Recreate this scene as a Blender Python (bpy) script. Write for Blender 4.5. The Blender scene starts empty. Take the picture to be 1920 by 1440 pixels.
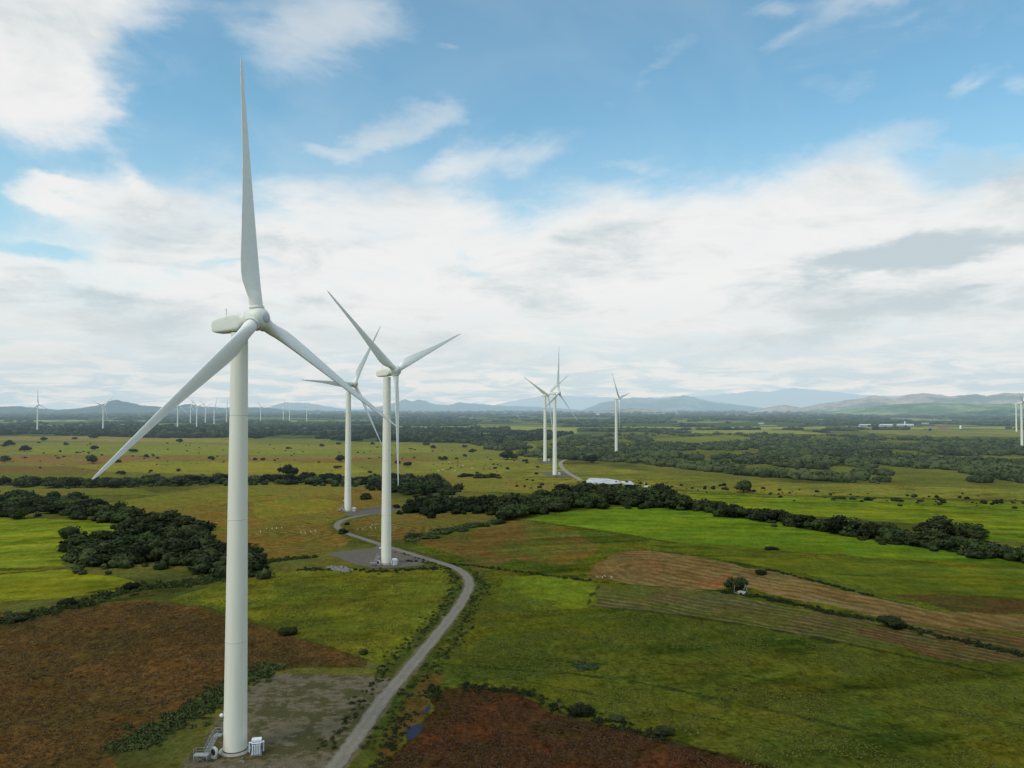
import bpy, math, random
import numpy as np
from mathutils import Matrix, Vector
random.seed(7)
RNG = np.random.default_rng(11)
S = bpy.context.scene
COL = S.collection

# ------------------------------------------------------------------ camera and survey helpers
FPX = 1472.0                      # focal length for a 1920 px wide frame
CAM_H = 62.0
PITCH = math.atan(45.0 / FPX)
FW = np.array([0, math.cos(PITCH), math.sin(PITCH)])
UP = np.array([0, -math.sin(PITCH), math.cos(PITCH)])

def at(px, py):
    """ground point surveyed under a sight line of the photograph"""
    py = max(py, 766.5)
    d = FW + (px - 960) / FPX * np.array([1.0, 0, 0]) - (py - 720) / FPX * UP
    p = d * (-CAM_H / d[2])
    return float(p[0]), float(p[1])

def az_el(px, py):
    d = FW + (px - 960) / FPX * np.array([1.0, 0, 0]) - (py - 720) / FPX * UP
    return math.degrees(math.atan2(d[0], d[1])), math.degrees(math.atan2(d[2], math.hypot(d[0], d[1])))

def depth(py):
    return CAM_H * FPX / (py - 765.0)

cam = bpy.data.cameras.new('camera')
cam.sensor_width = 36.0
cam.lens = 36.0 * FPX / 1920.0
cam.clip_start = 1.0
cam.clip_end = 200000.0
cam_o = bpy.data.objects.new('camera', cam)
cam_o.location = (0, 0, CAM_H)
cam_o.rotation_euler = (math.pi / 2 + PITCH, 0, 0)
COL.objects.link(cam_o)
S.camera = cam_o
S.view_settings.view_transform = 'Standard'
S.view_settings.look = 'None'
S.view_settings.exposure = 0
S.cycles.use_denoising = True
S.cycles.max_bounces = 2
S.cycles.use_adaptive_sampling = True
S.cycles.adaptive_threshold = 0.015
S.cycles.adaptive_min_samples = 40
S.cycles.diffuse_bounces = 1

# ------------------------------------------------------------------ noise in numpy
def _hash(ix, iy, seed):
    h = (ix.astype(np.int64) * 374761393 + iy.astype(np.int64) * 668265263 + seed * 2246822519) & 0xffffffff
    h = ((h ^ (h >> 13)) * 1274126177) & 0xffffffff
    h = (h ^ (h >> 16)) & 0xffffffff
    return h.astype(np.float64) / 4294967295.0

def vnoise(x, y, seed=0):
    xi, yi = np.floor(x), np.floor(y)
    fx, fy = x - xi, y - yi
    fx = fx * fx * (3 - 2 * fx); fy = fy * fy * (3 - 2 * fy)
    a = _hash(xi, yi, seed); b = _hash(xi + 1, yi, seed)
    c = _hash(xi, yi + 1, seed); d = _hash(xi + 1, yi + 1, seed)
    return (a * (1 - fx) + b * fx) * (1 - fy) + (c * (1 - fx) + d * fx) * fy

def fbm(x, y, seed=0, octv=4, rough=0.55):
    s = 0; a = 1; t = 0
    for o in range(octv):
        s = s + a * vnoise(x * 2 ** o + 17.3 * o, y * 2 ** o - 9.1 * o, seed + o)
        t += a; a *= rough
    return s / t

def lin(c):
    c = np.array(c, float) / 255.0
    return np.where(c <= 0.04045, c / 12.92, ((c + 0.055) / 1.055) ** 2.4)

def smooth(a, b, x):
    t = np.clip((x - a) / (b - a), 0, 1)
    return t * t * (3 - 2 * t)

# ------------------------------------------------------------------ node helpers
def N(nt, typ, **kw):
    n = nt.nodes.new(typ)
    for k, v in kw.items():
        setattr(n, k, v)
    return n

def link(nt, a, b):
    nt.links.new(a, b)

def math_node(nt, op, a, b=None, c=None, clamp=False):
    n = N(nt, 'ShaderNodeMath', operation=op, use_clamp=clamp)
    for i, v in enumerate((a, b, c)):
        if v is None: continue
        if isinstance(v, (int, float)): n.inputs[i].default_value = v
        else: link(nt, v, n.inputs[i])
    return n.outputs[0]

def maprange(nt, v, a, b, c=0.0, d=1.0, kind='SMOOTHSTEP'):
    n = N(nt, 'ShaderNodeMapRange', interpolation_type=kind)
    link(nt, v, n.inputs['Value'])
    for k, x in zip(('From Min', 'From Max', 'To Min', 'To Max'), (a, b, c, d)):
        n.inputs[k].default_value = x
    return n.outputs['Result']

def mixcol(nt, fac, a, b, blend='MIX'):
    n = N(nt, 'ShaderNodeMix', data_type='RGBA', blend_type=blend)
    n.clamp_factor = True
    for idx, v in ((0, fac), (6, a), (7, b)):
        if isinstance(v, (int, float)): n.inputs[idx].default_value = v
        elif isinstance(v, (tuple, list, np.ndarray)): n.inputs[idx].default_value = tuple(v)[:3] + (1,)
        else: link(nt, v, n.inputs[idx])
    return n.outputs[2]

def noise(nt, vec, scale, detail=4, rough=0.55):
    n = N(nt, 'ShaderNodeTexNoise')
    n.inputs['Scale'].default_value = scale
    n.inputs['Detail'].default_value = detail
    n.inputs['Roughness'].default_value = rough
    if vec is not None: link(nt, vec, n.inputs['Vector'])
    return n

# aerial perspective painted into materials as glow: depends on where a surface stands on the plain, not on who looks at it
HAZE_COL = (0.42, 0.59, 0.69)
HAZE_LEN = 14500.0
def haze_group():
    g = bpy.data.node_groups.new('painted_haze', 'ShaderNodeTree')
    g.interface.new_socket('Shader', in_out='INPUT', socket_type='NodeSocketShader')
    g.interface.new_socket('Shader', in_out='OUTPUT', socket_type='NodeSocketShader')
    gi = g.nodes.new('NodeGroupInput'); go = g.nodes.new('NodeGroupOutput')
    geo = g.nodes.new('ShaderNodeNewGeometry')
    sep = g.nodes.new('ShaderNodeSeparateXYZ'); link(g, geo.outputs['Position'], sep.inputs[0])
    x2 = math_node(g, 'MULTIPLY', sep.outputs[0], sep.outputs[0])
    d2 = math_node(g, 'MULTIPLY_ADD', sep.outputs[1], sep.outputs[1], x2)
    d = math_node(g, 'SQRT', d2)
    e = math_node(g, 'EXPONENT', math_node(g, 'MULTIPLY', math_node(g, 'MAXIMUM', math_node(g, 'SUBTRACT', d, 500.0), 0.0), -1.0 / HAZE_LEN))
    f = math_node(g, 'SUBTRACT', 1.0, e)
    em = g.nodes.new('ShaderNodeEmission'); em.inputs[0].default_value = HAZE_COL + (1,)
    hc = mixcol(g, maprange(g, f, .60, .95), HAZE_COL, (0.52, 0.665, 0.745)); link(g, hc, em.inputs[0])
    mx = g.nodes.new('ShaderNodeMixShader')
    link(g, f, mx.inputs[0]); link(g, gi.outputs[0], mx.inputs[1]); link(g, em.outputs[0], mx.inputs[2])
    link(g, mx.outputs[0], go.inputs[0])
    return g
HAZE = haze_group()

def new_mat(name, rough=0.9, spec=0.2, haze=True):
    m = bpy.data.materials.new(name); m.use_nodes = True
    nt = m.node_tree
    b = nt.nodes['Principled BSDF']; out = nt.nodes['Material Output']
    b.inputs['Roughness'].default_value = rough
    b.inputs['Specular IOR Level'].default_value = spec
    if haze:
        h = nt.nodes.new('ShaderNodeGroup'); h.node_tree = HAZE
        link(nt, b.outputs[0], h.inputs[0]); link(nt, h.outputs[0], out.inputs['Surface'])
    return m, nt, b

def plain_mat(name, col, rough=0.6, var=0.12, scale=1.5, metal=0.0, spec=0.3, bump=0.0, haze=True):
    m, nt, b = new_mat(name, rough, spec, haze)
    tc = N(nt, 'ShaderNodeTexCoord')
    n = noise(nt, tc.outputs['Object'], scale, 5, 0.6)
    f = maprange(nt, n.outputs[0], 0.3, 0.7, 0, 1)
    lo = tuple(c * (1 - var) for c in col); hi = tuple(min(1, c * (1 + var * 0.5)) for c in col)
    link(nt, mixcol(nt, f, lo, hi), b.inputs['Base Color'])
    b.inputs['Metallic'].default_value = metal
    if bump:
        bp = N(nt, 'ShaderNodeBump'); bp.inputs['Strength'].default_value = bump
        link(nt, n.outputs[0], bp.inputs['Height']); link(nt, bp.outputs[0], b.inputs['Normal'])
    return m

# ------------------------------------------------------------------ mesh helpers
def mesh_np(name, V, Fq, smooth_shade=False, attrs=None):
    """V (n,3); Fq (m,k) faces of equal size or list of such arrays"""
    me = bpy.data.meshes.new(name)
    V = np.asarray(V, np.float32)
    Fl = Fq if isinstance(Fq, list) else [Fq]
    Fl = [np.asarray(f, np.int32) for f in Fl if len(f)]
    me.vertices.add(len(V)); me.vertices.foreach_set('co', V.ravel())
    loops = np.concatenate([f.ravel() for f in Fl])
    tot = np.concatenate([np.full(len(f), f.shape[1], np.int32) for f in Fl])
    start = np.concatenate([[0], np.cumsum(tot)[:-1]]).astype(np.int32)
    me.loops.add(len(loops)); me.loops.foreach_set('vertex_index', loops)
    me.polygons.add(len(tot)); me.polygons.foreach_set('loop_start', start); me.polygons.foreach_set('loop_total', tot)
    if smooth_shade: me.polygons.foreach_set('use_smooth', np.ones(len(tot), bool))
    me.update(calc_edges=True)
    for k, a in (attrs or {}).items():
        a = np.asarray(a, np.float32)
        if a.ndim == 2:
            at_ = me.attributes.new(k, 'FLOAT_COLOR', 'POINT')
            c = np.ones((len(a), 4), np.float32); c[:, :3] = a
            at_.data.foreach_set('color', c.ravel())
        else:
            at_ = me.attributes.new(k, 'FLOAT', 'POINT'); at_.data.foreach_set('value', a)
    return me

class MB:
    """collects boxes, bars and lathes into one mesh"""
    def __init__(s): s.v = []; s.f = []; s.m = []
    def add(s, verts, faces, sm=False):
        o = len(s.v); s.v += [tuple(map(float, p)) for p in verts]
        for f in faces: s.f.append(tuple(i + o for i in f)); s.m.append(sm)
    def box(s, c, d, bev=0.0, rz=0.0):
        cx, cy, cz = c; hx, hy, hz = d[0] / 2, d[1] / 2, d[2] / 2
        if bev <= 0:
            P = [(x, y, z) for z in (-hz, hz) for x, y in ((-hx, -hy), (hx, -hy), (hx, hy), (-hx, hy))]
            Fc = [(3, 2, 1, 0), (4, 5, 6, 7), (0, 1, 5, 4), (1, 2, 6, 5), (2, 3, 7, 6), (3, 0, 4, 7)]
        else:
            b = bev; rings = []
            for z, k in ((-hz, b), (-hz + b, 0), (hz - b, 0), (hz, b)):
                x, y = hx - k, hy - k
                rings.append([(-x + b, -y, z), (x - b, -y, z), (x, -y + b, z), (x, y - b, z), (x - b, y, z), (-x + b, y, z), (-x, y - b, z), (-x, -y + b, z)])
            P = [p for r in rings for p in r]
            Fc = [tuple(range(7, -1, -1)), tuple(range(24, 32))]
            for r in range(3):
                for i in range(8):
                    j = (i + 1) % 8; Fc.append((r * 8 + i, r * 8 + j, r * 8 + 8 + j, r * 8 + 8 + i))
        cr, sr = math.cos(rz), math.sin(rz)
        s.add([(cx + x * cr - y * sr, cy + x * sr + y * cr, cz + z) for x, y, z in P], Fc)
    def bar(s, a, b, r, n=6):
        a, b = Vector(a), Vector(b); d = (b - a).normalized()
        u = d.orthogonal().normalized(); w = d.cross(u)
        P = [p + (u * math.cos(t) + w * math.sin(t)) * r for p in (a, b) for t in [2 * math.pi * i / n for i in range(n)]]
        Fc = [(i, (i + 1) % n, n + (i + 1) % n, n + i) for i in range(n)] + [tuple(range(n - 1, -1, -1)), tuple(range(n, 2 * n))]
        s.add(P, Fc, True)
    def lathe(s, prof, n=48, axis='z', c=(0, 0, 0), closed=True):
        P = []
        for r, z in prof:
            for i in range(n):
                t = 2 * math.pi * i / n
                x, y = r * math.cos(t), r * math.sin(t)
                p = (x, y, z) if axis == 'z' else (z, x, y)
                P.append((p[0] + c[0], p[1] + c[1], p[2] + c[2]))
        Fc = []
        for k in range(len(prof) - 1):
            for i in range(n):
                j = (i + 1) % n
                Fc.append((k * n + i, k * n + j, (k + 1) * n + j, (k + 1) * n + i))
        s.add(P, Fc, True)
        if closed:
            s.add(P[:n], [tuple(range(n - 1, -1, -1))]); s.add(P[-n:], [tuple(range(n))])
    def mesh(s, name, mat):
        me = bpy.data.meshes.new(name); me.from_pydata(s.v, [], s.f)
        me.polygons.foreach_set('use_smooth', s.m); me.materials.append(mat); me.update()
        return me

def obj(name, me, parent=None, mat=None, mw=None):
    if isinstance(me, MB): me = me.mesh(name, mat)
    elif mat is not None and not me.materials: me.materials.append(mat)
    o = bpy.data.objects.new(name, me); COL.objects.link(o)
    if parent is not None: o.parent = parent
    if mw is not None: o.matrix_local = mw
    return o

def tag(o, label=None, cat=None, group=None, kind=None):
    if label: o['label'] = label
    if cat: o['category'] = cat
    if group: o['group'] = group
    if kind: o['kind'] = kind
    return o

def thing(name, label, cat, loc=(0, 0, 0), rz=0.0, group=None, scale=1.0):
    o = bpy.data.objects.new(name, None); COL.objects.link(o)
    o.empty_display_size = 0.5
    o.location = loc; o.rotation_euler = (0, 0, rz); o.scale = (scale,) * 3
    return tag(o, label, cat, group)

# ------------------------------------------------------------------ sky and sun
SUN_EL, SUN_AZ = 48.0, -128.0      # degrees; azimuth from +Y towards +X (behind the camera on the left)
def build_world():
    w = bpy.data.worlds.new('World'); S.world = w; w.use_nodes = True
    nt = w.node_tree; nt.nodes.clear()
    out = N(nt, 'ShaderNodeOutputWorld'); bg = N(nt, 'ShaderNodeBackground'); link(nt, bg.outputs[0], out.inputs[0])
    sky = N(nt, 'ShaderNodeTexSky', sky_type='NISHITA'); sky.sun_disc = False
    sky.sun_elevation = math.radians(SUN_EL); sky.sun_rotation = math.radians(SUN_AZ)
    sky.air_density = 1.0; sky.dust_density = 0.6; sky.ozone_density = 2.0
    blue = mixcol(nt, 1.0, sky.outputs[0], (0.0, 0.0, 0.0), 'MIX')
    STR = 0.1
    tc = N(nt, 'ShaderNodeTexCoord'); G = tc.outputs['Generated']
    sep = N(nt, 'ShaderNodeSeparateXYZ'); link(nt, G, sep.inputs[0])
    X, Y, Z = sep.outputs
    # warp of the sky position so that cloud edges are ragged
    mp = N(nt, 'ShaderNodeMapping'); mp.inputs['Scale'].default_value = (1, 1, 2.2); link(nt, G, mp.inputs[0])
    wn = noise(nt, mp.outputs[0], 5.0, 5, 0.6)
    ws = N(nt, 'ShaderNodeSeparateXYZ'); link(nt, wn.outputs['Color'], ws.inputs[0])
    az = math_node(nt, 'MULTIPLY', math_node(nt, 'ARCTAN2', X, Y), 57.2958)
    el = math_node(nt, 'MULTIPLY', math_node(nt, 'ARCSINE', Z), 57.2958)
    azw = math_node(nt, 'MULTIPLY_ADD', math_node(nt, 'SUBTRACT', ws.outputs[0], 0.5), 12.0, az)
    elw = math_node(nt, 'MULTIPLY_ADD', math_node(nt, 'SUBTRACT', ws.outputs[1], 0.5), 6.0, el)
    cv = N(nt, 'ShaderNodeCombineXYZ'); link(nt, azw, cv.inputs[0]); link(nt, elw, cv.inputs[1])
    def blob(px, py, rx, ry, rot, amp, inner=0.0):
        a, e = az_el(px, py)
        m = N(nt, 'ShaderNodeMapping', vector_type='TEXTURE')
        m.inputs['Location'].default_value = (a, e, 0)
        m.inputs['Rotation'].default_value = (0, 0, math.radians(rot))
        m.inputs['Scale'].default_value = (rx * 0.0389, ry * 0.0389, 1)
        link(nt, cv.outputs[0], m.inputs[0])
        l = N(nt, 'ShaderNodeVectorMath', operation='LENGTH'); link(nt, m.outputs[0], l.inputs[0])
        return maprange(nt, l.outputs['Value'], inner, 1.0, amp, 0.0)
    def blobs(lst, start):
        acc = start
        for b in lst: acc = math_node(nt, 'ADD', acc, blob(*b))
        return acc
    # the cloud deck and its upper edge
    fc = N(nt, 'ShaderNodeFloatCurve'); link(nt, maprange(nt, az, -45, 45, 0, 1, 'LINEAR'), fc.inputs['Value'])
    edge = [(0, 400), (200, 352), (450, 375), (560, 345), (740, 352), (900, 372), (965, 405), (1040, 388), (1200, 352), (1420, 328), (1620, 292), (1760, 350), (1920, 318)]
    cvp = fc.mapping.curves[0]; pts = []
    for px, py in edge:
        a, e = az_el(px, py); pts.append(((a + 45) / 90, e / 30))
    pts = [(0.0, pts[0][1])] + pts + [(1.0, pts[-1][1])]
    while len(cvp.points) < len(pts): cvp.points.new(0.5, 0.5)
    for p, q in zip(cvp.points, pts): p.location = q
    fc.mapping.update()
    eb = math_node(nt, 'MULTIPLY', fc.outputs[0], 30.0)
    deck = maprange(nt, math_node(nt, 'SUBTRACT', eb, elw), -2.0, 2.6, 0.0, 1.0)
    high = maprange(nt, el, 32, 50, 0.0, 0.8)  # unseen cloud above the view, added to whiten the daylight
    cover = math_node(nt, 'ADD', deck, high)
    B = [ # px, py, rx, ry, rotation, amount
        (40, 60, 190, 210, 0, 1.0, .35), (110, 190, 110, 110, 0, .35), (250, 15, 190, 70, 8, .65), (0, 250, 110, 70, 0, .35),
        (580, 45, 190, 120, 20, .80), (720, 20, 140, 90, 0, .42), (640, 150, 150, 70, 10, .16),
        (55, 353, 110, 24, -6, .75, .2), (220, 335, 130, 26, -35, .38), (130, 380, 200, 60, 0, .25),
        (600, 282, 120, 30, -8, .50), (740, 262, 150, 44, 18, .62), (850, 225, 90, 44, 30, .46), (960, 300, 190, 50, 14, .60), (880, 330, 160, 30, 0, .30),
        (1200, 302, 90, 18, 4, .38), (1030, 350, 160, 40, 0, .15),
        (1210, 130, 130, 34, 38, .34), (1440, 25, 90, 20, -6, .42), (1620, 10, 170, 45, 10, .50), (1450, 75, 60, 22, 15, .30), (1680, 52, 60, 20, 10, .22),
        (1815, 148, 95, 20, 26, .62), (1915, 130, 40, 40, 30, .50), (1540, 175, 120, 34, 18, .24),
        (1700, 262, 150, 44, -12, .50), (1840, 300, 150, 34, -8, .42), (870, 86, 70, 10, 2, .25), (330, 150, 240, 100, 0, .06),
        # gaps
        (60, 470, 160, 22, 0, -.70), (430, 508, 170, 14, 2, -.62), (890, 512, 95, 22, -4, -.62), (220, 430, 330, 60, 5, -.30), (700, 430, 160, 40, 10, -.14),
    ]
    cover = blobs(B, cover)
    # cloud texture: planar projection, so it draws out towards the horizon
    zz = math_node(nt, 'ADD', math_node(nt, 'MAXIMUM', Z, 0.0), 0.13)
    cp = N(nt, 'ShaderNodeCombineXYZ')
    link(nt, math_node(nt, 'DIVIDE', X, zz), cp.inputs[0]); link(nt, math_node(nt, 'DIVIDE', Y, zz), cp.inputs[1])
    n1 = noise(nt, cp.outputs[0], 2.1, 7, 0.62); n1.inputs['Distortion'].default_value = 0.5
    n2 = noise(nt, cp.outputs[0], 0.9, 5, 0.6); n2.inputs['Distortion'].default_value = 0.8
    n3 = noise(nt, mp.outputs[0], 4.0, 7, 0.66); n3.inputs['Distortion'].default_value = 0.6
    nn = math_node(nt, 'ADD', math_node(nt, 'MULTIPLY', math_node(nt, 'SUBTRACT', n1.outputs[0], 0.5), 0.75), math_node(nt, 'MULTIPLY', math_node(nt, 'SUBTRACT', n3.outputs[0], 0.5), 1.55))
    dens = math_node(nt, 'ADD', cover, nn)
    alpha = maprange(nt, dens, -0.06, 1.0, 0.0, 1.0)
    veil = maprange(nt, n2.outputs[0], .42, .70, .0, .22)
    alpha = math_node(nt, 'MAXIMUM', math_node(nt, 'MULTIPLY', alpha, 0.97), veil)
    keep = blobs([(40, 60, 260, 260, 0, 1.2, .5)], maprange(nt, el, 14.5, 20.0, 1.0, .70))
    alpha = math_node(nt, 'MULTIPLY', alpha, math_node(nt, 'MINIMUM', keep, 1.0))
    # grey undersides
    G_ = [(1720, 470, 270, 42, 8, .95, .2), (1570, 505, 130, 26, 5, .3), (1860, 300, 150, 50, -5, .8), (1700, 262, 110, 40, 0, .5), (1650, 610, 380, 60, 6, .50), (1330, 620, 170, 40, -4, .35), (1820, 552, 70, 12, 0, .45),
          (250, 600, 420, 60, -6, .45), (700, 450, 200, 30, 8, .25), (150, 560, 160, 26, 0, .35), (560, 590, 180, 24, 0, .3), (480, 655, 200, 20, 0, .3), (1080, 450, 110, 18, 5, .25), (100, 680, 300, 50, 0, .3), (300, 430, 320, 60, 0, .30), (60, 520, 120, 30, -10, .35), (1250, 470, 300, 60, 0, .2), (950, 660, 300, 40, 4, .3),
          (60, 110, 120, 120, 0, .25), (560, 60, 150, 60, 0, .2)]
    shade = blobs(G_, math_node(nt, 'MULTIPLY', math_node(nt, 'SUBTRACT', n2.outputs[0], 0.43), 1.5))
    shade = math_node(nt, 'ADD', shade, math_node(nt, 'MULTIPLY', math_node(nt, 'SUBTRACT', n1.outputs[0], 0.5), 2.2))
    shade = math_node(nt, 'ADD', shade, math_node(nt, 'MULTIPLY', math_node(nt, 'SUBTRACT', n3.outputs[0], 0.5), 1.4))
    sh = maprange(nt, shade, 0.0, 1.0, 0.0, 1.0)
    white = mixcol(nt, sh, (0.885, 0.885, 0.87), (0.55, 0.63, 0.665))
    low = maprange(nt, el, 0.0, 9.0, 1.0, 0.0)
    streak = maprange(nt, n1.outputs[0], 0.40, 0.62)
    streak = blobs([(490, 722, 60, 16, -12, .7), (775, 736, 60, 12, -18, .8), (1480, 690, 240, 18, 0, .6), (270, 655, 70, 10, 0, .5), (1440, 735, 40, 9, -25, .7), (900, 700, 300, 24, 0, .2), (120, 735, 300, 20, 0, -.3)], streak)
    lowc = mixcol(nt, streak, (0.50, 0.635, 0.705), (0.81, 0.81, 0.79))
    white = mixcol(nt, math_node(nt, 'MULTIPLY', low, 0.85), white, lowc)
    # blue: sky model, graded towards the tint of this day
    bscale = N(nt, 'ShaderNodeVectorMath', operation='MULTIPLY'); link(nt, sky.outputs[0], bscale.inputs[0])
    bscale.inputs[1].default_value = (1.0 * BLUE[0], 1.0 * BLUE[1], 1.0 * BLUE[2])
    blu = mixcol(nt, maprange(nt, el, 4.0, 20.0, .62, 0.0, 'LINEAR'), bscale.outputs[0], (5.6, 6.9, 7.6))
    cl = N(nt, 'ShaderNodeVectorMath', operation='SCALE'); link(nt, white, cl.inputs[0]); cl.inputs['Scale'].default_value = 1.0 / STR
    colr = mixcol(nt, alpha, blu, cl.outputs[0])
    link(nt, colr, bg.inputs[0]); bg.inputs[1].default_value = STR
    w.cycles.sampling_method = 'MANUAL'; w.cycles.sample_map_resolution = 512

BLUE = (1.45, 1.93, 1.72)
build_world()
sun = bpy.data.lights.new('sun', 'SUN'); sun.energy = 1.35; sun.angle = math.radians(20); sun.color = (1.0, 0.90, 0.76)
sun_o = bpy.data.objects.new('sun', sun); COL.objects.link(sun_o)
sd = Vector((math.sin(math.radians(SUN_AZ)) * math.cos(math.radians(SUN_EL)), math.cos(math.radians(SUN_AZ)) * math.cos(math.radians(SUN_EL)), math.sin(math.radians(SUN_EL))))
sun_o.rotation_euler = sd.to_track_quat('Z', 'Y').to_euler()
sun_o.location = (0, 0, 300)

# ------------------------------------------------------------------ ground sheet
GAIN = (1.02, 0.92, 0.80)   # colours below were read under a cool sky
ROAD = [(590, 1500), (625, 1442), (652, 1405), (676, 1372), (715, 1315), (768, 1252), (815, 1195), (856, 1143), (872, 1117), (880, 1096), (873, 1078), (853, 1064.5), (828, 1056), (801, 1047.7), (770, 1038), (736, 1028), (710, 1019.5), (684, 1011), (650, 999.5), (634, 990), (632, 984), (641, 976), (663, 969.5), (690, 965)]
def poly_mask(x, y, P):
    inside = np.zeros(len(x), bool); n = len(P)
    for i in range(n):
        x1, y1 = P[i]; x2, y2 = P[(i + 1) % n]
        c = (y1 > y) != (y2 > y)
        if y1 == y2: continue
        inside ^= c & (x < (x2 - x1) * (y - y1) / (y2 - y1) + x1)
    return inside

def seg_dist(x, y, P):
    d = np.full(len(x), 1e9)
    for (x1, y1), (x2, y2) in zip(P[:-1], P[1:]):
        dx, dy = x2 - x1, y2 - y1; L = dx * dx + dy * dy + 1e-9
        t = np.clip(((x - x1) * dx + (y - y1) * dy) / L, 0, 1)
        d = np.minimum(d, np.hypot(x - x1 - t * dx, y - y1 - t * dy))
    return d

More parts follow.
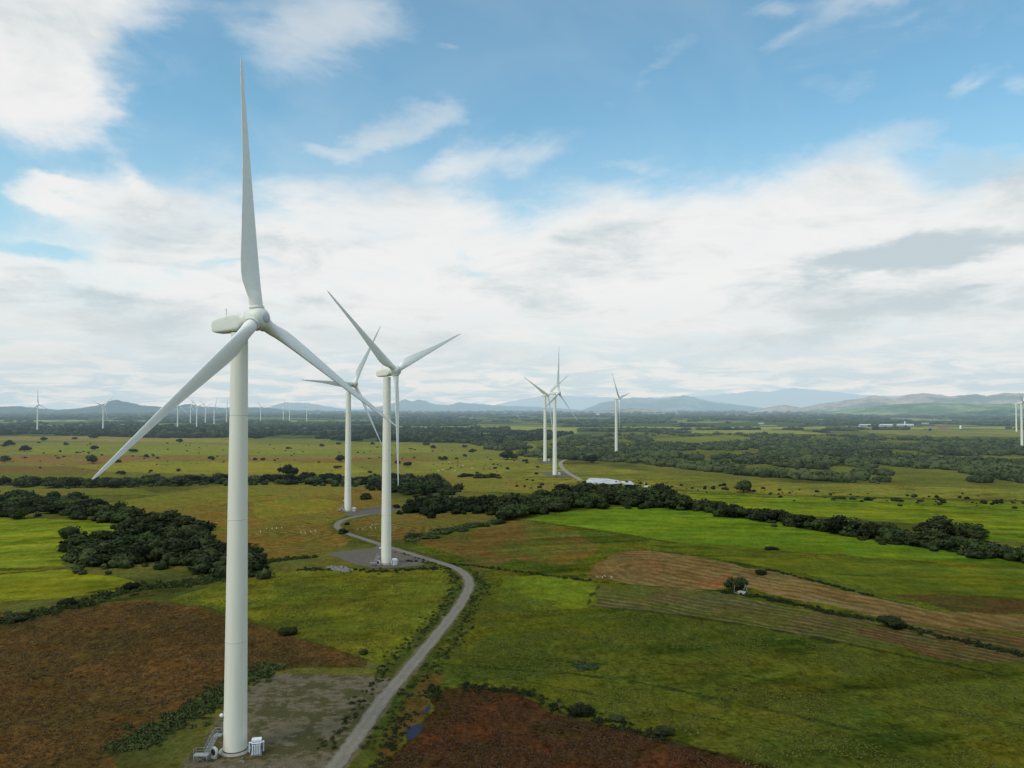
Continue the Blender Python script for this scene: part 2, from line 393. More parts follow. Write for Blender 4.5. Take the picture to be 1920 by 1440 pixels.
# field: name, outline, colour a, colour b, patch size in m, kind of rows
FIELDS = [
 ('yellow strip', [(740, 799), (1100, 800.5), (1920, 799.5), (1920, 803), (1100, 806), (740, 803)], (128, 140, 84), (100, 118, 70), 150),
 ('strip', [(950, 800), (1090, 803), (1080, 813), (960, 811)], (132, 140, 80), (110, 125, 70), 120),
 ('strip', [(1240, 806), (1480, 807), (1560, 814), (1300, 812)], (122, 132, 70), (110, 120, 64), 120),
 ('strip', [(0, 787), (330, 788), (330, 790), (0, 789)], (150, 152, 130), (80, 100, 80), 60),
 ('strip', [(0, 796), (430, 797), (430, 799), (0, 798.5)], (110, 122, 100), (50, 70, 58), 90),
 ('strip', [(10, 804), (110, 805), (110, 809), (0, 808)], (110, 125, 80), (80, 100, 64), 60),
 ('strip', [(430, 787), (560, 788), (560, 790), (430, 790)], (140, 140, 112), (110, 120, 90), 60),
 ('strip', [(430, 822), (620, 823), (620, 826), (430, 825)], (104, 112, 58), (84, 96, 50), 60),
 ('left pasture', [(0, 816), (480, 820), (640, 828), (1000, 832), (1010, 880), (780, 905), (640, 900), (0, 905)], (104, 104, 54), (92, 98, 50), 70),
 ('strip', [(0, 817), (150, 818), (430, 824), (430, 829), (120, 826), (0, 825)], (122, 108, 66), (112, 108, 62), 60),
 ('strip', [(60, 838), (300, 832), (480, 836), (800, 836), (820, 848), (300, 854), (60, 850)], (96, 110, 50), (104, 112, 54), 60),
 ('strip', [(430, 832), (820, 836), (820, 840), (430, 837)], (120, 112, 56), (104, 108, 50), 60),
 ('strip', [(0, 857), (160, 853), (360, 855), (600, 858), (800, 858), (820, 866), (650, 867), (400, 864), (180, 872), (0, 868)], (112, 88, 54), (104, 96, 52), 40),
 ('yellow field', [(130, 875), (250, 866), (430, 865), (650, 868), (700, 886), (430, 890), (200, 884)], (118, 112, 46), (106, 108, 44), 50),
 ('strip', [(0, 868), (130, 875), (210, 885), (0, 894)], (100, 80, 50), (94, 84, 48), 30),
 ('strip', [(0, 893), (220, 885), (430, 890), (430, 898), (0, 900)], (86, 92, 44), (80, 88, 42), 30),
 ('strip', [(0, 910), (230, 912), (300, 928), (0, 930)], (82, 90, 42), (94, 94, 46), 25),
 ('cattle field', [(760, 866), (960, 862), (1010, 876), (900, 898), (760, 890)], (112, 110, 52), (98, 100, 48), 40),
 ('strip', [(760, 897), (1000, 890), (1060, 905), (1080, 918), (1000, 925), (860, 920), (780, 905)], (108, 98, 50), (98, 100, 48), 30),
 ('left furrows', [(180, 952), (300, 930), (430, 908), (560, 905), (690, 912), (760, 950), (640, 962), (690, 985), (640, 1035), (560, 1042), (380, 1060), (380, 1010), (300, 985)], (104, 86, 46), (92, 88, 44), 22),
 ('strip', [(190, 945), (430, 907), (560, 903), (640, 908), (640, 925), (430, 945), (220, 955)], (94, 98, 46), (100, 94, 46), 25),
 ('strip', [(470, 942), (600, 935), (640, 942), (620, 958), (480, 972)], (108, 100, 44), (96, 96, 44), 20),
 ('inner furrows', [(645, 980), (700, 968), (760, 962), (900, 955), (960, 962), (860, 985), (770, 1005), (720, 1015), (660, 998)], (96, 78, 44), (84, 84, 42), 14),
 ('bright field', [(0, 968), (70, 972), (180, 975), (255, 990), (190, 1005), (135, 1040), (115, 1064), (0, 1076)], (96, 116, 42), (84, 104, 38), 20),
 ('bright field', [(0, 1080), (115, 1070), (240, 1084), (264, 1092), (225, 1106), (110, 1122), (0, 1150)], (104, 116, 38), (92, 106, 36), 16),
 ('brown field', [(0, 1168), (120, 1142), (280, 1124), (430, 1152), (560, 1194), (690, 1236), (700, 1252), (560, 1252), (460, 1262), (400, 1295), (300, 1350), (220, 1400), (190, 1500), (-60, 1500), (-60, 1180)], (90, 69, 42), (74, 62, 36), 11),
 ('green field', [(315, 1125), (400, 1098), (500, 1078), (620, 1064), (700, 1068), (850, 1068), (866, 1092), (790, 1190), (735, 1246), (690, 1236), (540, 1190), (440, 1150)], (88, 100, 38), (78, 88, 36), 14),
 ('right base', [(900, 1085), (760, 1020), (830, 992), (990, 975), (1300, 1010), (1920, 1060), (1960, 1500), (640, 1500), (720, 1330), (830, 1190)], (72, 84, 35), (60, 76, 32), 18),
 ('brown patch', [(770, 1012), (850, 990), (985, 974), (1080, 995), (1120, 1030), (1080, 1060), (960, 1050), (900, 1075), (870, 1045)], (92, 76, 44), (74, 82, 40), 13),
 ('bright field', [(985, 974), (1060, 960), (1150, 951), (1250, 949), (1330, 958), (1500, 985), (1700, 1015), (1920, 1052), (1920, 1070), (1750, 1052), (1560, 1040), (1300, 1022), (1100, 990)], (84, 112, 36), (70, 100, 34), 26),
 ('bright field', [(1330, 1020), (1600, 1045), (1920, 1075), (1920, 1130), (1700, 1120), (1500, 1075), (1200, 1020)], (74, 90, 34), (66, 82, 33), 16),
 ('beyond hedge', [(1230, 918), (1500, 932), (1920, 950), (1990, 1040), (1820, 1012), (1740, 985), (1500, 965), (1260, 935)], (90, 108, 38), (74, 98, 36), 30),
 ('olive field', [(1000, 868), (1100, 872), (1300, 893), (1500, 905), (1920, 932), (1920, 948), (1500, 928), (1230, 915), (1090, 908), (990, 905), (930, 890)], (104, 106, 50), (90, 96, 46), 35),
 ('far clearing', [(1600, 806), (1920, 808), (1920, 821), (1760, 818), (1640, 812)], (108, 116, 62), (96, 106, 56), 70),
 ('clearing', [(1230, 822), (1370, 816), (1420, 822), (1400, 830), (1220, 832)], (96, 108, 52), (84, 98, 48), 50),
 ('clearing', [(1755, 855), (1840, 856), (1920, 862), (1910, 868), (1780, 864)], (98, 104, 50), (84, 92, 46), 40),
 ('clearing', [(1370, 848), (1420, 848), (1425, 858), (1365, 858)], (90, 100, 44), (84, 92, 44), 40),
 ('ploughed', [(1108, 1082), (1120, 1060), (1150, 1040), (1200, 1031), (1300, 1043), (1440, 1070), (1490, 1078), (1600, 1112), (1760, 1148), (1920, 1182), (1920, 1216), (1700, 1172), (1560, 1137), (1440, 1114), (1385, 1094), (1350, 1106), (1280, 1108), (1180, 1096)], (104, 90, 60), (94, 78, 50), 9),
 ('stripes', [(1125, 1098), (1350, 1111), (1440, 1128), (1650, 1168), (1920, 1232), (1920, 1266), (1600, 1207), (1400, 1170), (1230, 1148), (1108, 1136)], (68, 80, 42), (78, 74, 50), 10),
 ('brown end', [(1600, 1180), (1700, 1180), (1920, 1225), (1920, 1262), (1760, 1235)], (84, 68, 46), (70, 68, 42), 8),
 ('bright patch', [(950, 1082), (1020, 1080), (1115, 1086), (1125, 1100), (1104, 1140), (1000, 1146), (940, 1130)], (86, 106, 35), (74, 94, 34), 10),
 ('brown band', [(1690, 1117), (1770, 1114), (1850, 1122), (1960, 1130), (1960, 1168), (1780, 1148)], (74, 58, 36), (66, 64, 34), 12),
 ('near brown', [(820, 1302), (880, 1287), (960, 1300), (1060, 1338), (1250, 1388), (1440, 1440), (1500, 1500), (640, 1500), (700, 1440), (770, 1390)], (76, 50, 34), (60, 50, 30), 7),
 ('yellow streak', [(1130, 1290), (1230, 1300), (1360, 1330), (1330, 1345), (1180, 1318)], (88, 92, 34), (74, 84, 32), 8),
 ('road margin', [(795, 1262), (830, 1262), (800, 1330), (760, 1385), (700, 1450), (672, 1450), (740, 1350)], (88, 70, 40), (70, 68, 36), 5),
 ('red patch', [(1180, 1050), (1230, 1045), (1250, 1070), (1240, 1095), (1190, 1090)], (108, 82, 56), (102, 82, 54), 8),
 ('red patch', [(1310, 1095), (1380, 1075), (1390, 1090), (1350, 1104)], (116, 82, 54), (104, 80, 54), 8),
]
LINES = [ # outline, width m, colour
 ([(1200, 1029), (1300, 1041), (1440, 1067), (1560, 1098), (1650, 1122), (1760, 1146)], 1.6, (42, 46, 26)),
 ([(740, 1052), (880, 1060), (1000, 1075), (1110, 1090), (1230, 1100), (1350, 1108)], 1.8, (46, 56, 30)),
 ([(1350, 1108), (1440, 1120), (1560, 1148), (1660, 1165), (1800, 1200), (1920, 1228)], 3.0, (40, 56, 28)),
 ([(1108, 1136), (1230, 1148), (1400, 1172), (1600, 1210), (1750, 1240), (1920, 1275)], 2.6, (44, 50, 28)),
 ([(1125, 1097), (1106, 1120), (1102, 1140)], 1.4, (44, 50, 26)),
 ([(1250, 922), (1500, 935), (1750, 948), (1920, 958)], 3.2, (34, 40, 24)),
 ([(985, 976), (1100, 992), (1300, 1024), (1480, 1040), (1600, 1046), (1750, 1055)], 2.2, (58, 60, 30)),
 ([(1440, 1030), (1500, 1038), (1600, 1042)], 3.0, (84, 60, 36)),
 ([(830, 1245), (950, 1255), (1060, 1262), (1200, 1280), (1440, 1330), (1700, 1390)], 1.5, (48, 60, 27)),
 ([(800, 1228), (900, 1230), (1000, 1236), (1130, 1246)], 1.5, (50, 60, 26)),
 ([(950, 1270), (1150, 1310), (1350, 1350), (1600, 1400)], 1.0, (54, 66, 28)),
 ([(1200, 1235), (1440, 1275), (1700, 1320), (1920, 1360)], 1.2, (52, 62, 27)),
 ([(0, 1076), (60, 1072), (120, 1066)], 1.8, (46, 48, 26)),
 ([(250, 874), (430, 866), (650, 867)], 4.0, (78, 70, 38)),
 ([(300, 935), (470, 930), (640, 926)], 2.0, (64, 62, 34)),
 ([(470, 942), (560, 930), (640, 928)], 2.0, (60, 62, 32)),
 ([(880, 1284), (1000, 1304), (1060, 1338), (1250, 1388), (1440, 1440)], 2.6, (44, 46, 26)),
 ([(160, 1112), (240, 1100), (330, 1108)], 5.0, (48, 58, 28)),
 ([(430, 1250), (560, 1250), (700, 1252)], 1.8, (60, 66, 32)),
 ([(300, 1124), (430, 1156), (560, 1196), (690, 1238)], 1.0, (62, 66, 30)),
 ([(0, 1170), (60, 1160), (120, 1143), (200, 1128), (280, 1116)], 5.5, (44, 52, 26)),
 ([(230, 1405), (300, 1370), (360, 1335), (430, 1290), (470, 1262), (510, 1250)], 5.0, (44, 56, 28)),
 ([(1000, 905), (1090, 912), (1230, 920)], 3.0, (76, 70, 40)),
 ([(985, 916), (1020, 912), (1060, 903), (1085, 896)], 1.4, (150, 132, 104)),
]
def ext(P):
    return [(2330 if px >= 1918 else (-410 if px <= 0 else px), py) for px, py in P]
FIELDS = [(f[0], ext(f[1])) + tuple(f[2:]) for f in FIELDS]
_r = random.Random(4)
for _i in range(60):
    _x, _y = _r.uniform(-60, 1960), 779 + 19 * _r.random() ** .8
    _l = _r.uniform(30, 170); _h = _r.uniform(.35, .35 + (_y - 776) / 16)
    _g = _r.choice([((150, 156, 120), (110, 128, 90)), ((120, 138, 84), (96, 118, 76)), ((160, 158, 140), (120, 130, 110))])
    FIELDS.insert(0, ('strip', [(_x, _y), (_x + _l, _y + .3), (_x + _l * .9, _y + _h), (_x + _l * .1, _y + _h)], _g[0], _g[1], 60))
def build_ground():
    azs = np.concatenate([np.linspace(-43, 43, 1440), np.linspace(43, 317, 70)[1:-1]])
    azs = np.radians(azs)
    dep = np.arange(960, 6.0, -1.0)
    rr = np.concatenate([[3, 20, 45, 70, 88], CAM_H * FPX / dep, np.geomspace(16500, 90000, 10)])
    A, R = np.meshgrid(azs, rr)
    # keep rows straight across the view: plain polar grid is enough
    x = (R * np.sin(A)).ravel(); y = (R * np.cos(A)).ravel(); r = R.ravel()
    nr, na = R.shape
    print('ground verts', nr * na)
    idx = np.arange(nr * na).reshape(nr, na)
    a = idx[:-1, :]; b = idx[1:, :]
    F = np.stack([a, np.roll(a, -1, 1), np.roll(b, -1, 1), b], -1).reshape(-1, 4)[:, ::-1]
    V = np.stack([x, y, np.zeros_like(x)], 1)
    V = np.vstack([V, [[0, 0, 0]]]); c0 = nr * na
    fan = np.stack([idx[0, :], np.roll(idx[0, :], -1), np.full(na, c0)], 1)[:, ::-1]
    # colours, decided in ground coordinates
    amp = np.clip(r * 0.006, 0.6, 40)
    wx = x + (fbm(x / 9, y / 9, 3, 3) - 0.5) * 5.0 + (fbm(x / (60), y / 60, 5, 3) - 0.5) * amp * 2
    wy = y + (fbm(x / 9, y / 9, 23, 3) - 0.5) * 5.0 + (fbm(x / (60), y / 60, 25, 3) - 0.5) * amp * 3
    big = fbm(x / 320, y / 320, 40, 5)
    med = fbm(x / 40, y / 40, 41, 4)
    base_a, base_b = lin((84, 88, 46)), lin((60, 68, 38))
    C = base_a + (base_b - base_a) * smooth(.35, .65, med)[:, None]
    far = smooth(1150, 1500, r + (big - .5) * 500)
    wood = lin((58, 76, 46)) * (0.75 + 0.5 * fbm(x / 70, y / 150, 50, 4))[:, None]
    lightstrip = smooth(.60, .70, fbm(x / 700, y / 130, 52, 3))[:, None] * smooth(1500, 2200, r)[:, None]
    wood = wood * (1 - lightstrip) + lin((112, 124, 80)) * lightstrip * .8 + lightstrip * wood * .2
    C = C * (1 - far[:, None]) + wood * far[:, None]
    # wooded ground on the right
    W = [at(*p) for p in [(880, 828), (1000, 822), (1250, 806), (1600, 808), (1960, 825), (1960, 925), (1600, 902), (1400, 895), (1150, 868), (1000, 860), (930, 850)]]
    m = poly_mask(wx, wy, W)
    C[m] = (lin((78, 88, 44)) * (0.6 + 0.8 * fbm(x[m] / 30, y[m] / 30, 55, 4))[:, None])
    tall = np.full(len(x), 0.5)
    for name, P, ca, cb, size in FIELDS:
        Pw = [at(*p) for p in P]
        xs = [p[0] for p in Pw]; ys = [p[1] for p in Pw]
        box = (wx > min(xs)) & (wx < max(xs)) & (wy > min(ys)) & (wy < max(ys)) & (np.abs(A.ravel()) < 0.78)
        ii = np.nonzero(box)[0]
        if not len(ii): continue
        ii = ii[poly_mask(wx[ii], wy[ii], Pw)]
        if not len(ii): continue
        sd_ = (hash(name) & 0)  # same seed family for all
        X_, Y_ = x[ii], y[ii]
        f = smooth(.3, .7, fbm(X_ / size, Y_ / (size * 1.3), 61 + len(P), 5, .6))
        c = lin(ca) + (lin(cb) - lin(ca)) * f[:, None]
        c = c * (0.86 + 0.28 * fbm(X_ / (size * 0.22), Y_ / (size * .22), 71, 4))[:, None]
        if name in ('right base', 'green field', 'bright field', 'beyond hedge', 'olive field', 'brown patch'):
            dx, dy = (.985, -.17) if min(xs) > 0 else (.95, .30)
            s_ = X_ * dx + Y_ * dy; q_ = -X_ * dy + Y_ * dx
            st = fbm(s_ / 55 + 3, q_ / 6, 120, 5, .6); st2 = fbm(s_ / 30, q_ / 14, 126, 4, .6)
            c = c * (.55 + .9 * st)[:, None]
            yl = smooth(.52, .70, st2)[:, None]
            c = c * (1 - yl) + c * np.array([1.28, 1.12, .85]) * yl
            dk = (smooth(.60, .72, fbm(s_ / 26, q_ / 9, 133, 5, .62)) * .38)[:, None]
            c = c * (1 - dk * np.array([1.1, .85, .9]))
        tall[ii] = {'brown field': 1.0, 'near brown': 1.1, 'right base': .75, 'ploughed': .35, 'bright field': .3, 'beyond hedge': .25}.get(name, .5)
        if name in ('left furrows', 'inner furrows', 'ploughed', 'red patch', 'stripes', 'brown end'):
            arc = 1.0
            if name in ('ploughed', 'red patch'): p0 = np.array(at(1215, 1068)); p1 = np.array(at(1900, 1195)); sp = 5.6
            elif name in ('stripes', 'brown end'): p0 = np.array(at(1190, 1122)); p1 = np.array(at(1900, 1250)); sp = 3.6; arc = 0.0
            elif name == 'left furrows': p0 = np.array(at(430, 1004)); p1 = np.array(at(180, 1004)); sp = 4.2
            else: p0 = np.array(at(625, 992)); p1 = np.array(at(400, 992)); sp = 3.8
            t = (p1 - p0) / np.linalg.norm(p1 - p0); nrm = np.array([-t[1], t[0]])
            s = (X_ - p0[0]) * t[0] + (Y_ - p0[1]) * t[1]; q = (X_ - p0[0]) * nrm[0] + (Y_ - p0[1]) * nrm[1]
            dd = (np.hypot(np.minimum(s * .8, 0) * arc, q) if arc else q) + (fbm(X_ / 22, Y_ / 22, 90, 4) - .5) * sp * 2.4 + (fbm(X_ / 75, Y_ / 75, 97, 2) - .5) * sp * 4
            ph = (dd / sp) % 1.0
            wv = smooth(.30, .55, fbm(X_ / 16, Y_ / 16, 91, 3))
            dark = smooth(.0, .18, ph) * smooth(.5, .26, ph)
            lite = smooth(.5, .64, ph) * smooth(.95, .78, ph)
            c = c * (1 - (.27 * dark * (.1 + .9 * wv)))[:, None]
            strong = .20 if name in ('ploughed', 'stripes', 'brown end') else .12
            c = c + (lin((148, 130, 96)) - c) * (strong * lite * (.3 + .7 * smooth(.4, .6, fbm(X_ / 11 + 50, Y_ / 11, 92, 3))))[:, None]
        C[ii] = c
    gr = np.clip((C[:, 1] / (C[:, 0] + 1e-4) - 1.0) * 3, 0, 1)[:, None]
    C = C * (1 + gr * (np.array([1.17, 1.0, .88]) - 1))
    for P, wd, col in LINES:
        Pw = [at(*p) for p in P]
        xs = [p[0] for p in Pw]; ys = [p[1] for p in Pw]; g = wd * 3
        ii = np.nonzero((x > min(xs) - g) & (x < max(xs) + g) & (y > min(ys) - g) & (y < max(ys) + g))[0]
        d = seg_dist(x[ii], y[ii], Pw) + (fbm(x[ii] / 4, y[ii] / 4, 77, 3) - .5) * wd * 1.6
        f = smooth(wd * .5, wd * .22, d) * (.65 + .35 * fbm(x[ii] / 6, y[ii] / 6, 78, 2))
        C[ii] = C[ii] * (1 - f[:, None]) + lin(col) * f[:, None]
    # verges of the service track
    Rw = [at(*p) for p in ROAD]
    ii = np.nonzero((r < 560) & (np.abs(A.ravel()) < .78))[0]
    d = seg_dist(x[ii], y[ii], Rw)
    n = fbm(x[ii] / 5, y[ii] / 5, 81, 4)
    f = smooth(7.5, 3.0, d + (n - .5) * 7) * .8
    C[ii] = C[ii] * (1 - f[:, None]) + (lin((60, 70, 34)) * (0.7 + .6 * fbm(x[ii] / 1.5, y[ii] / 1.5, 82, 3))[:, None]) * f[:, None]
    f = smooth(2.6, 1.6, d + (n - .5) * 2.0) * .8
    C[ii] = C[ii] * (1 - f[:, None]) + lin((100, 94, 76)) * f[:, None]
    # soft large scale variation and cloud shade painted in as darker ground near the camera
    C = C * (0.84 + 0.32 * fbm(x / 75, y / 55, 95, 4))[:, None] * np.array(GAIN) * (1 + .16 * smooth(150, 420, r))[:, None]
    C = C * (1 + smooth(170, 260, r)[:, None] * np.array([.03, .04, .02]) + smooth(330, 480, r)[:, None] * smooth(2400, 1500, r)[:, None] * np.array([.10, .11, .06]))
    C = np.vstack([C, C[:1]]); tall = np.append(tall, .5)
    me = mesh_np('ground', V, [F, fan], attrs={'field': C, 'tall': tall})
    m, nt, b = new_mat('ground_cover', 1.0, 0.0)
    at1 = N(nt, 'ShaderNodeAttribute', attribute_name='field'); at2 = N(nt, 'ShaderNodeAttribute', attribute_name='tall')
    geo = N(nt, 'ShaderNodeNewGeometry'); P = geo.outputs['Position']
    n1 = noise(nt, P, 0.9, 6, 0.7); n2 = noise(nt, P, 0.16, 5, 0.65)
    mp = N(nt, 'ShaderNodeMapping'); mp.inputs['Scale'].default_value = (1, .45, 1); mp.inputs['Rotation'].default_value = (0, 0, .5); link(nt, P, mp.inputs[0])
    n3 = noise(nt, mp.outputs[0], 0.5, 6, 0.75)
    s1 = math_node(nt, 'MULTIPLY', math_node(nt, 'SUBTRACT', n1.outputs[0], .5), 2.6)
    s2 = math_node(nt, 'MULTIPLY', math_node(nt, 'SUBTRACT', n2.outputs[0], .5), 1.2)
    s3 = math_node(nt, 'MULTIPLY', math_node(nt, 'SUBTRACT', n3.outputs[0], .5), 2.2)
    ss = math_node(nt, 'ADD', math_node(nt, 'MULTIPLY', math_node(nt, 'ADD', s1, s3), math_node(nt, 'ADD', at2.outputs['Fac'], .25)), s2)
    n4 = noise(nt, P, 1.5, 4, .7)
    fl = math_node(nt, 'MULTIPLY', maprange(nt, n4.outputs[0], .56, .66), -.38)
    ss = math_node(nt, 'ADD', ss, fl)
    val = math_node(nt, 'MAXIMUM', math_node(nt, 'ADD', ss, 1.06), 0.22)
    sc = N(nt, 'ShaderNodeVectorMath', operation='SCALE'); link(nt, at1.outputs['Color'], sc.inputs[0]); link(nt, val, sc.inputs['Scale'])
    # hue wander: straw and lush tones
    hv = noise(nt, P, 0.05, 5, .6)
    hue = maprange(nt, hv.outputs[0], .42, .62)
    tint = mixcol(nt, hue, (1.06, 0.99, 0.88), (0.94, 1.03, 0.98))
    fin = mixcol(nt, 1.0, sc.outputs[0], tint, 'MULTIPLY')
    link(nt, fin, b.inputs['Base Color'])
    bp = N(nt, 'ShaderNodeBump'); bp.inputs['Distance'].default_value = 1.0
    link(nt, math_node(nt, 'MULTIPLY', at2.outputs['Fac'], .55), bp.inputs['Strength'])
    link(nt, math_node(nt, 'ADD', n1.outputs[0], n3.outputs[0]), bp.inputs['Height']); link(nt, bp.outputs[0], b.inputs['Normal'])
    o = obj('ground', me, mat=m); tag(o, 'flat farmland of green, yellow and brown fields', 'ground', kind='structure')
build_ground()

# ------------------------------------------------------------------ roads, pads, water
def catmull(P, n=8):
    P = [np.array(p) for p in P]; Q = [2 * P[0] - P[1]] + P + [2 * P[-1] - P[-2]]; out = []
    for i in range(1, len(Q) - 2):
        for k in range(n):
            t = k / n
            out.append(0.5 * (2 * Q[i] + (Q[i + 1] - Q[i - 1]) * t + (2 * Q[i - 1] - 5 * Q[i] + 4 * Q[i + 1] - Q[i + 2]) * t ** 2 + (3 * Q[i] - Q[i - 1] - 3 * Q[i + 1] + Q[i + 2]) * t ** 3))
    out.append(Q[-2]); return out

def gravel_mat(name, c1, c2, grass, gfac, scale=.5, ruts=False):
    m, nt, b = new_mat(name, .95, .15)
    geo = N(nt, 'ShaderNodeNewGeometry'); P = geo.outputs['Position']
    n1 = noise(nt, P, scale, 6, .65); n2 = noise(nt, P, 3.0, 5, .7); n3 = noise(nt, P, .12, 6, .6)
    c = mixcol(nt, maprange(nt, n1.outputs[0], .35, .65), c1, c2)
    v = maprange(nt, n2.outputs[0], .3, .7, .75, 1.25, 'LINEAR')
    sc = N(nt, 'ShaderNodeVectorMath', operation='SCALE'); link(nt, c, sc.inputs[0]); link(nt, v, sc.inputs['Scale'])
    g = maprange(nt, math_node(nt, 'ADD', math_node(nt, 'MULTIPLY', n3.outputs[0], .6), math_node(nt, 'MULTIPLY', n1.outputs[0], .4)), gfac, gfac + .07)
    gr = mixcol(nt, maprange(nt, n2.outputs[0], .35, .65), tuple(x * .6 for x in grass), grass)
    basec = sc.outputs[0]
    if ruts:
        at_ = N(nt, 'ShaderNodeAttribute', attribute_name='across')
        rut = math_node(nt, 'SUBTRACT', 1.0, math_node(nt, 'MULTIPLY', math_node(nt, 'ABSOLUTE', math_node(nt, 'SUBTRACT', at_.outputs['Fac'], .5)), 4.0), clamp=True)
        wear = math_node(nt, 'MULTIPLY', rut, maprange(nt, n3.outputs[0], .35, .6, .2, 1.0))
        basec = mixcol(nt, math_node(nt, 'MULTIPLY', wear, .22), basec, tuple(lin((150, 142, 124))))
        edge = maprange(nt, math_node(nt, 'ADD', at_.outputs['Fac'], math_node(nt, 'MULTIPLY', math_node(nt, 'SUBTRACT', n1.outputs[0], .5), 1.2)), .72, 1.0)
        mid = math_node(nt, 'MULTIPLY', maprange(nt, at_.outputs['Fac'], .22, .0), maprange(nt, n1.outputs[0], .50, .66, 0, .35))
        g = math_node(nt, 'MAXIMUM', g, math_node(nt, 'MAXIMUM', math_node(nt, 'MULTIPLY', edge, .8), mid))
    link(nt, mixcol(nt, g, basec, gr), b.inputs['Base Color'])
    bp = N(nt, 'ShaderNodeBump'); bp.inputs['Strength'].default_value = .4; bp.inputs['Distance'].default_value = .3
    link(nt, n2.outputs[0], bp.inputs['Height']); link(nt, bp.outputs[0], b.inputs['Normal'])
    return m

def ribbon(name, pts_px, width, mat, z=0.03, label=None, cat='road', world=None):
    P = catmull([at(*p) for p in pts_px], 14) if world is None else catmull(world, 14)
    V = []; AC = []
    for i, p in enumerate(P):
        a = P[max(i - 1, 0)]; b = P[min(i + 1, len(P) - 1)]
        t = (b - a) / (np.linalg.norm(b - a) + 1e-9); n = np.array([-t[1], t[0]])
        wv = width if not callable(width) else width(i / len(P))
        l = wv / 2 + .12 * math.sin(i * .9) + random.uniform(-.05, .05); r_ = wv / 2 + .12 * math.sin(i * .7 + 1) + random.uniform(-.05, .05)
        for k, q in ((l, 1), (l * .72, .72), (l * .45, .45), (l * .2, .2), (0, 0), (-r_ * .2, -.2), (-r_ * .45, -.45), (-r_ * .72, -.72), (-r_, -1)):
            V.append((p[0] + n[0] * k, p[1] + n[1] * k, z + .05 * (1 - abs(q)))); AC.append(abs(q))
    F = [(i * 9 + j, i * 9 + j + 1, (i + 1) * 9 + j + 1, (i + 1) * 9 + j) for i in range(len(P) - 1) for j in range(8)]
    me = mesh_np(name, V, np.array(F), True, {'across': np.array(AC)})
    o = obj(name, me, mat=mat); tag(o, label, cat, kind='structure'); return o

ROAD_M = gravel_mat('track_gravel', tuple(lin((112, 108, 96))), tuple(lin((128, 120, 106))), tuple(lin((84, 82, 54))), .62, ruts=True)
FAR_M = gravel_mat('pale_track', tuple(lin((150, 142, 118))), tuple(lin((138, 132, 108))), tuple(lin((120, 116, 84))), .66)
ribbon('road', ROAD, 3.6, ROAD_M, .03, 'grey gravel service track winding between the turbines')
ribbon('track', [(1090, 901), (1082, 896), (1067.5, 888), (1056, 879), (1050.5, 870), (1053.5, 865), (1062, 861.5), (1072, 860)], 4.6, FAR_M, .03, 'pale curving track leading to the middle turbines', 'track')

def pad(name, px, mat, z=.015, label=None, jit=.8):
    P = [at(*p) for p in px]; Q = []
    for i in range(len(P)):
        a, b = np.array(P[i]), np.array(P[(i + 1) % len(P)]); L = np.linalg.norm(b - a); n = max(2, int(L / 1.6))
        for k in range(n): Q.append(a + (b - a) * k / n + RNG.normal(0, jit * .35, 2))
    bm_v = [(q[0], q[1], z) for q in Q]
    me = bpy.data.meshes.new(name); me.from_pydata(bm_v, [], [tuple(range(len(bm_v)))])
    import bmesh
    bm = bmesh.new(); bm.from_mesh(me); bmesh.ops.triangulate(bm, faces=bm.faces[:]); bmesh.ops.recalc_face_normals(bm, faces=bm.faces[:])
    for f in bm.faces:
        if f.normal.z < 0: f.normal_flip()
    bm.to_mesh(me); bm.free()
    o = obj(name, me, mat=mat); tag(o, label, 'gravel pad', kind='structure'); return o

PAD1 = gravel_mat('weedy_gravel', tuple(lin((108, 97, 76))), tuple(lin((88, 80, 60))), tuple(lin((80, 76, 40))), .465)
PAD2 = gravel_mat('bare_gravel', tuple(lin((104, 95, 84))), tuple(lin((92, 86, 74))), tuple(lin((84, 82, 52))), .60)
pad('gravel_pad', [(372, 1400), (420, 1330), (462, 1290), (500, 1266), (560, 1262), (640, 1266), (722, 1272), (745, 1268), (700, 1330), (640, 1400), (602, 1450), (590, 1480), (340, 1480), (345, 1425)], PAD1, .015, 'weedy gravel pad around the nearest turbine')
pad('gravel_pad', [(612, 1038), (640, 1033), (700, 1028), (712, 1019), (742, 1030), (805, 1050), (790, 1060), (745, 1064), (700, 1065), (665, 1058), (640, 1048)], PAD2, .012, 'bare grey gravel pad around the second turbine', .5)
pad('gravel_pad', [(640, 963), (668, 957), (700, 950), (728, 947), (750, 948), (753, 955), (722, 962), (695, 966), (665, 968)], PAD2, .012, 'bare grey gravel pad around the third turbine', .6)
pad('gravel_pad', [(1010, 885), (1070, 884), (1086, 892), (1062, 894), (1030, 893)], PAD2, .012, 'grey gravel pad of the nearer middle turbine', .8)
pad('gravel_pad', [(1002, 867), (1040, 865.5), (1046, 869), (1010, 870.5)], PAD2, .012, 'pale gravel pad of the turbine behind it', .8)
pad('gravel_pad', [(1118, 855.5), (1180, 855.5), (1176, 858.5), (1120, 858)], PAD2, .012, 'pale gravel strip below the turbine in the woods', .8)

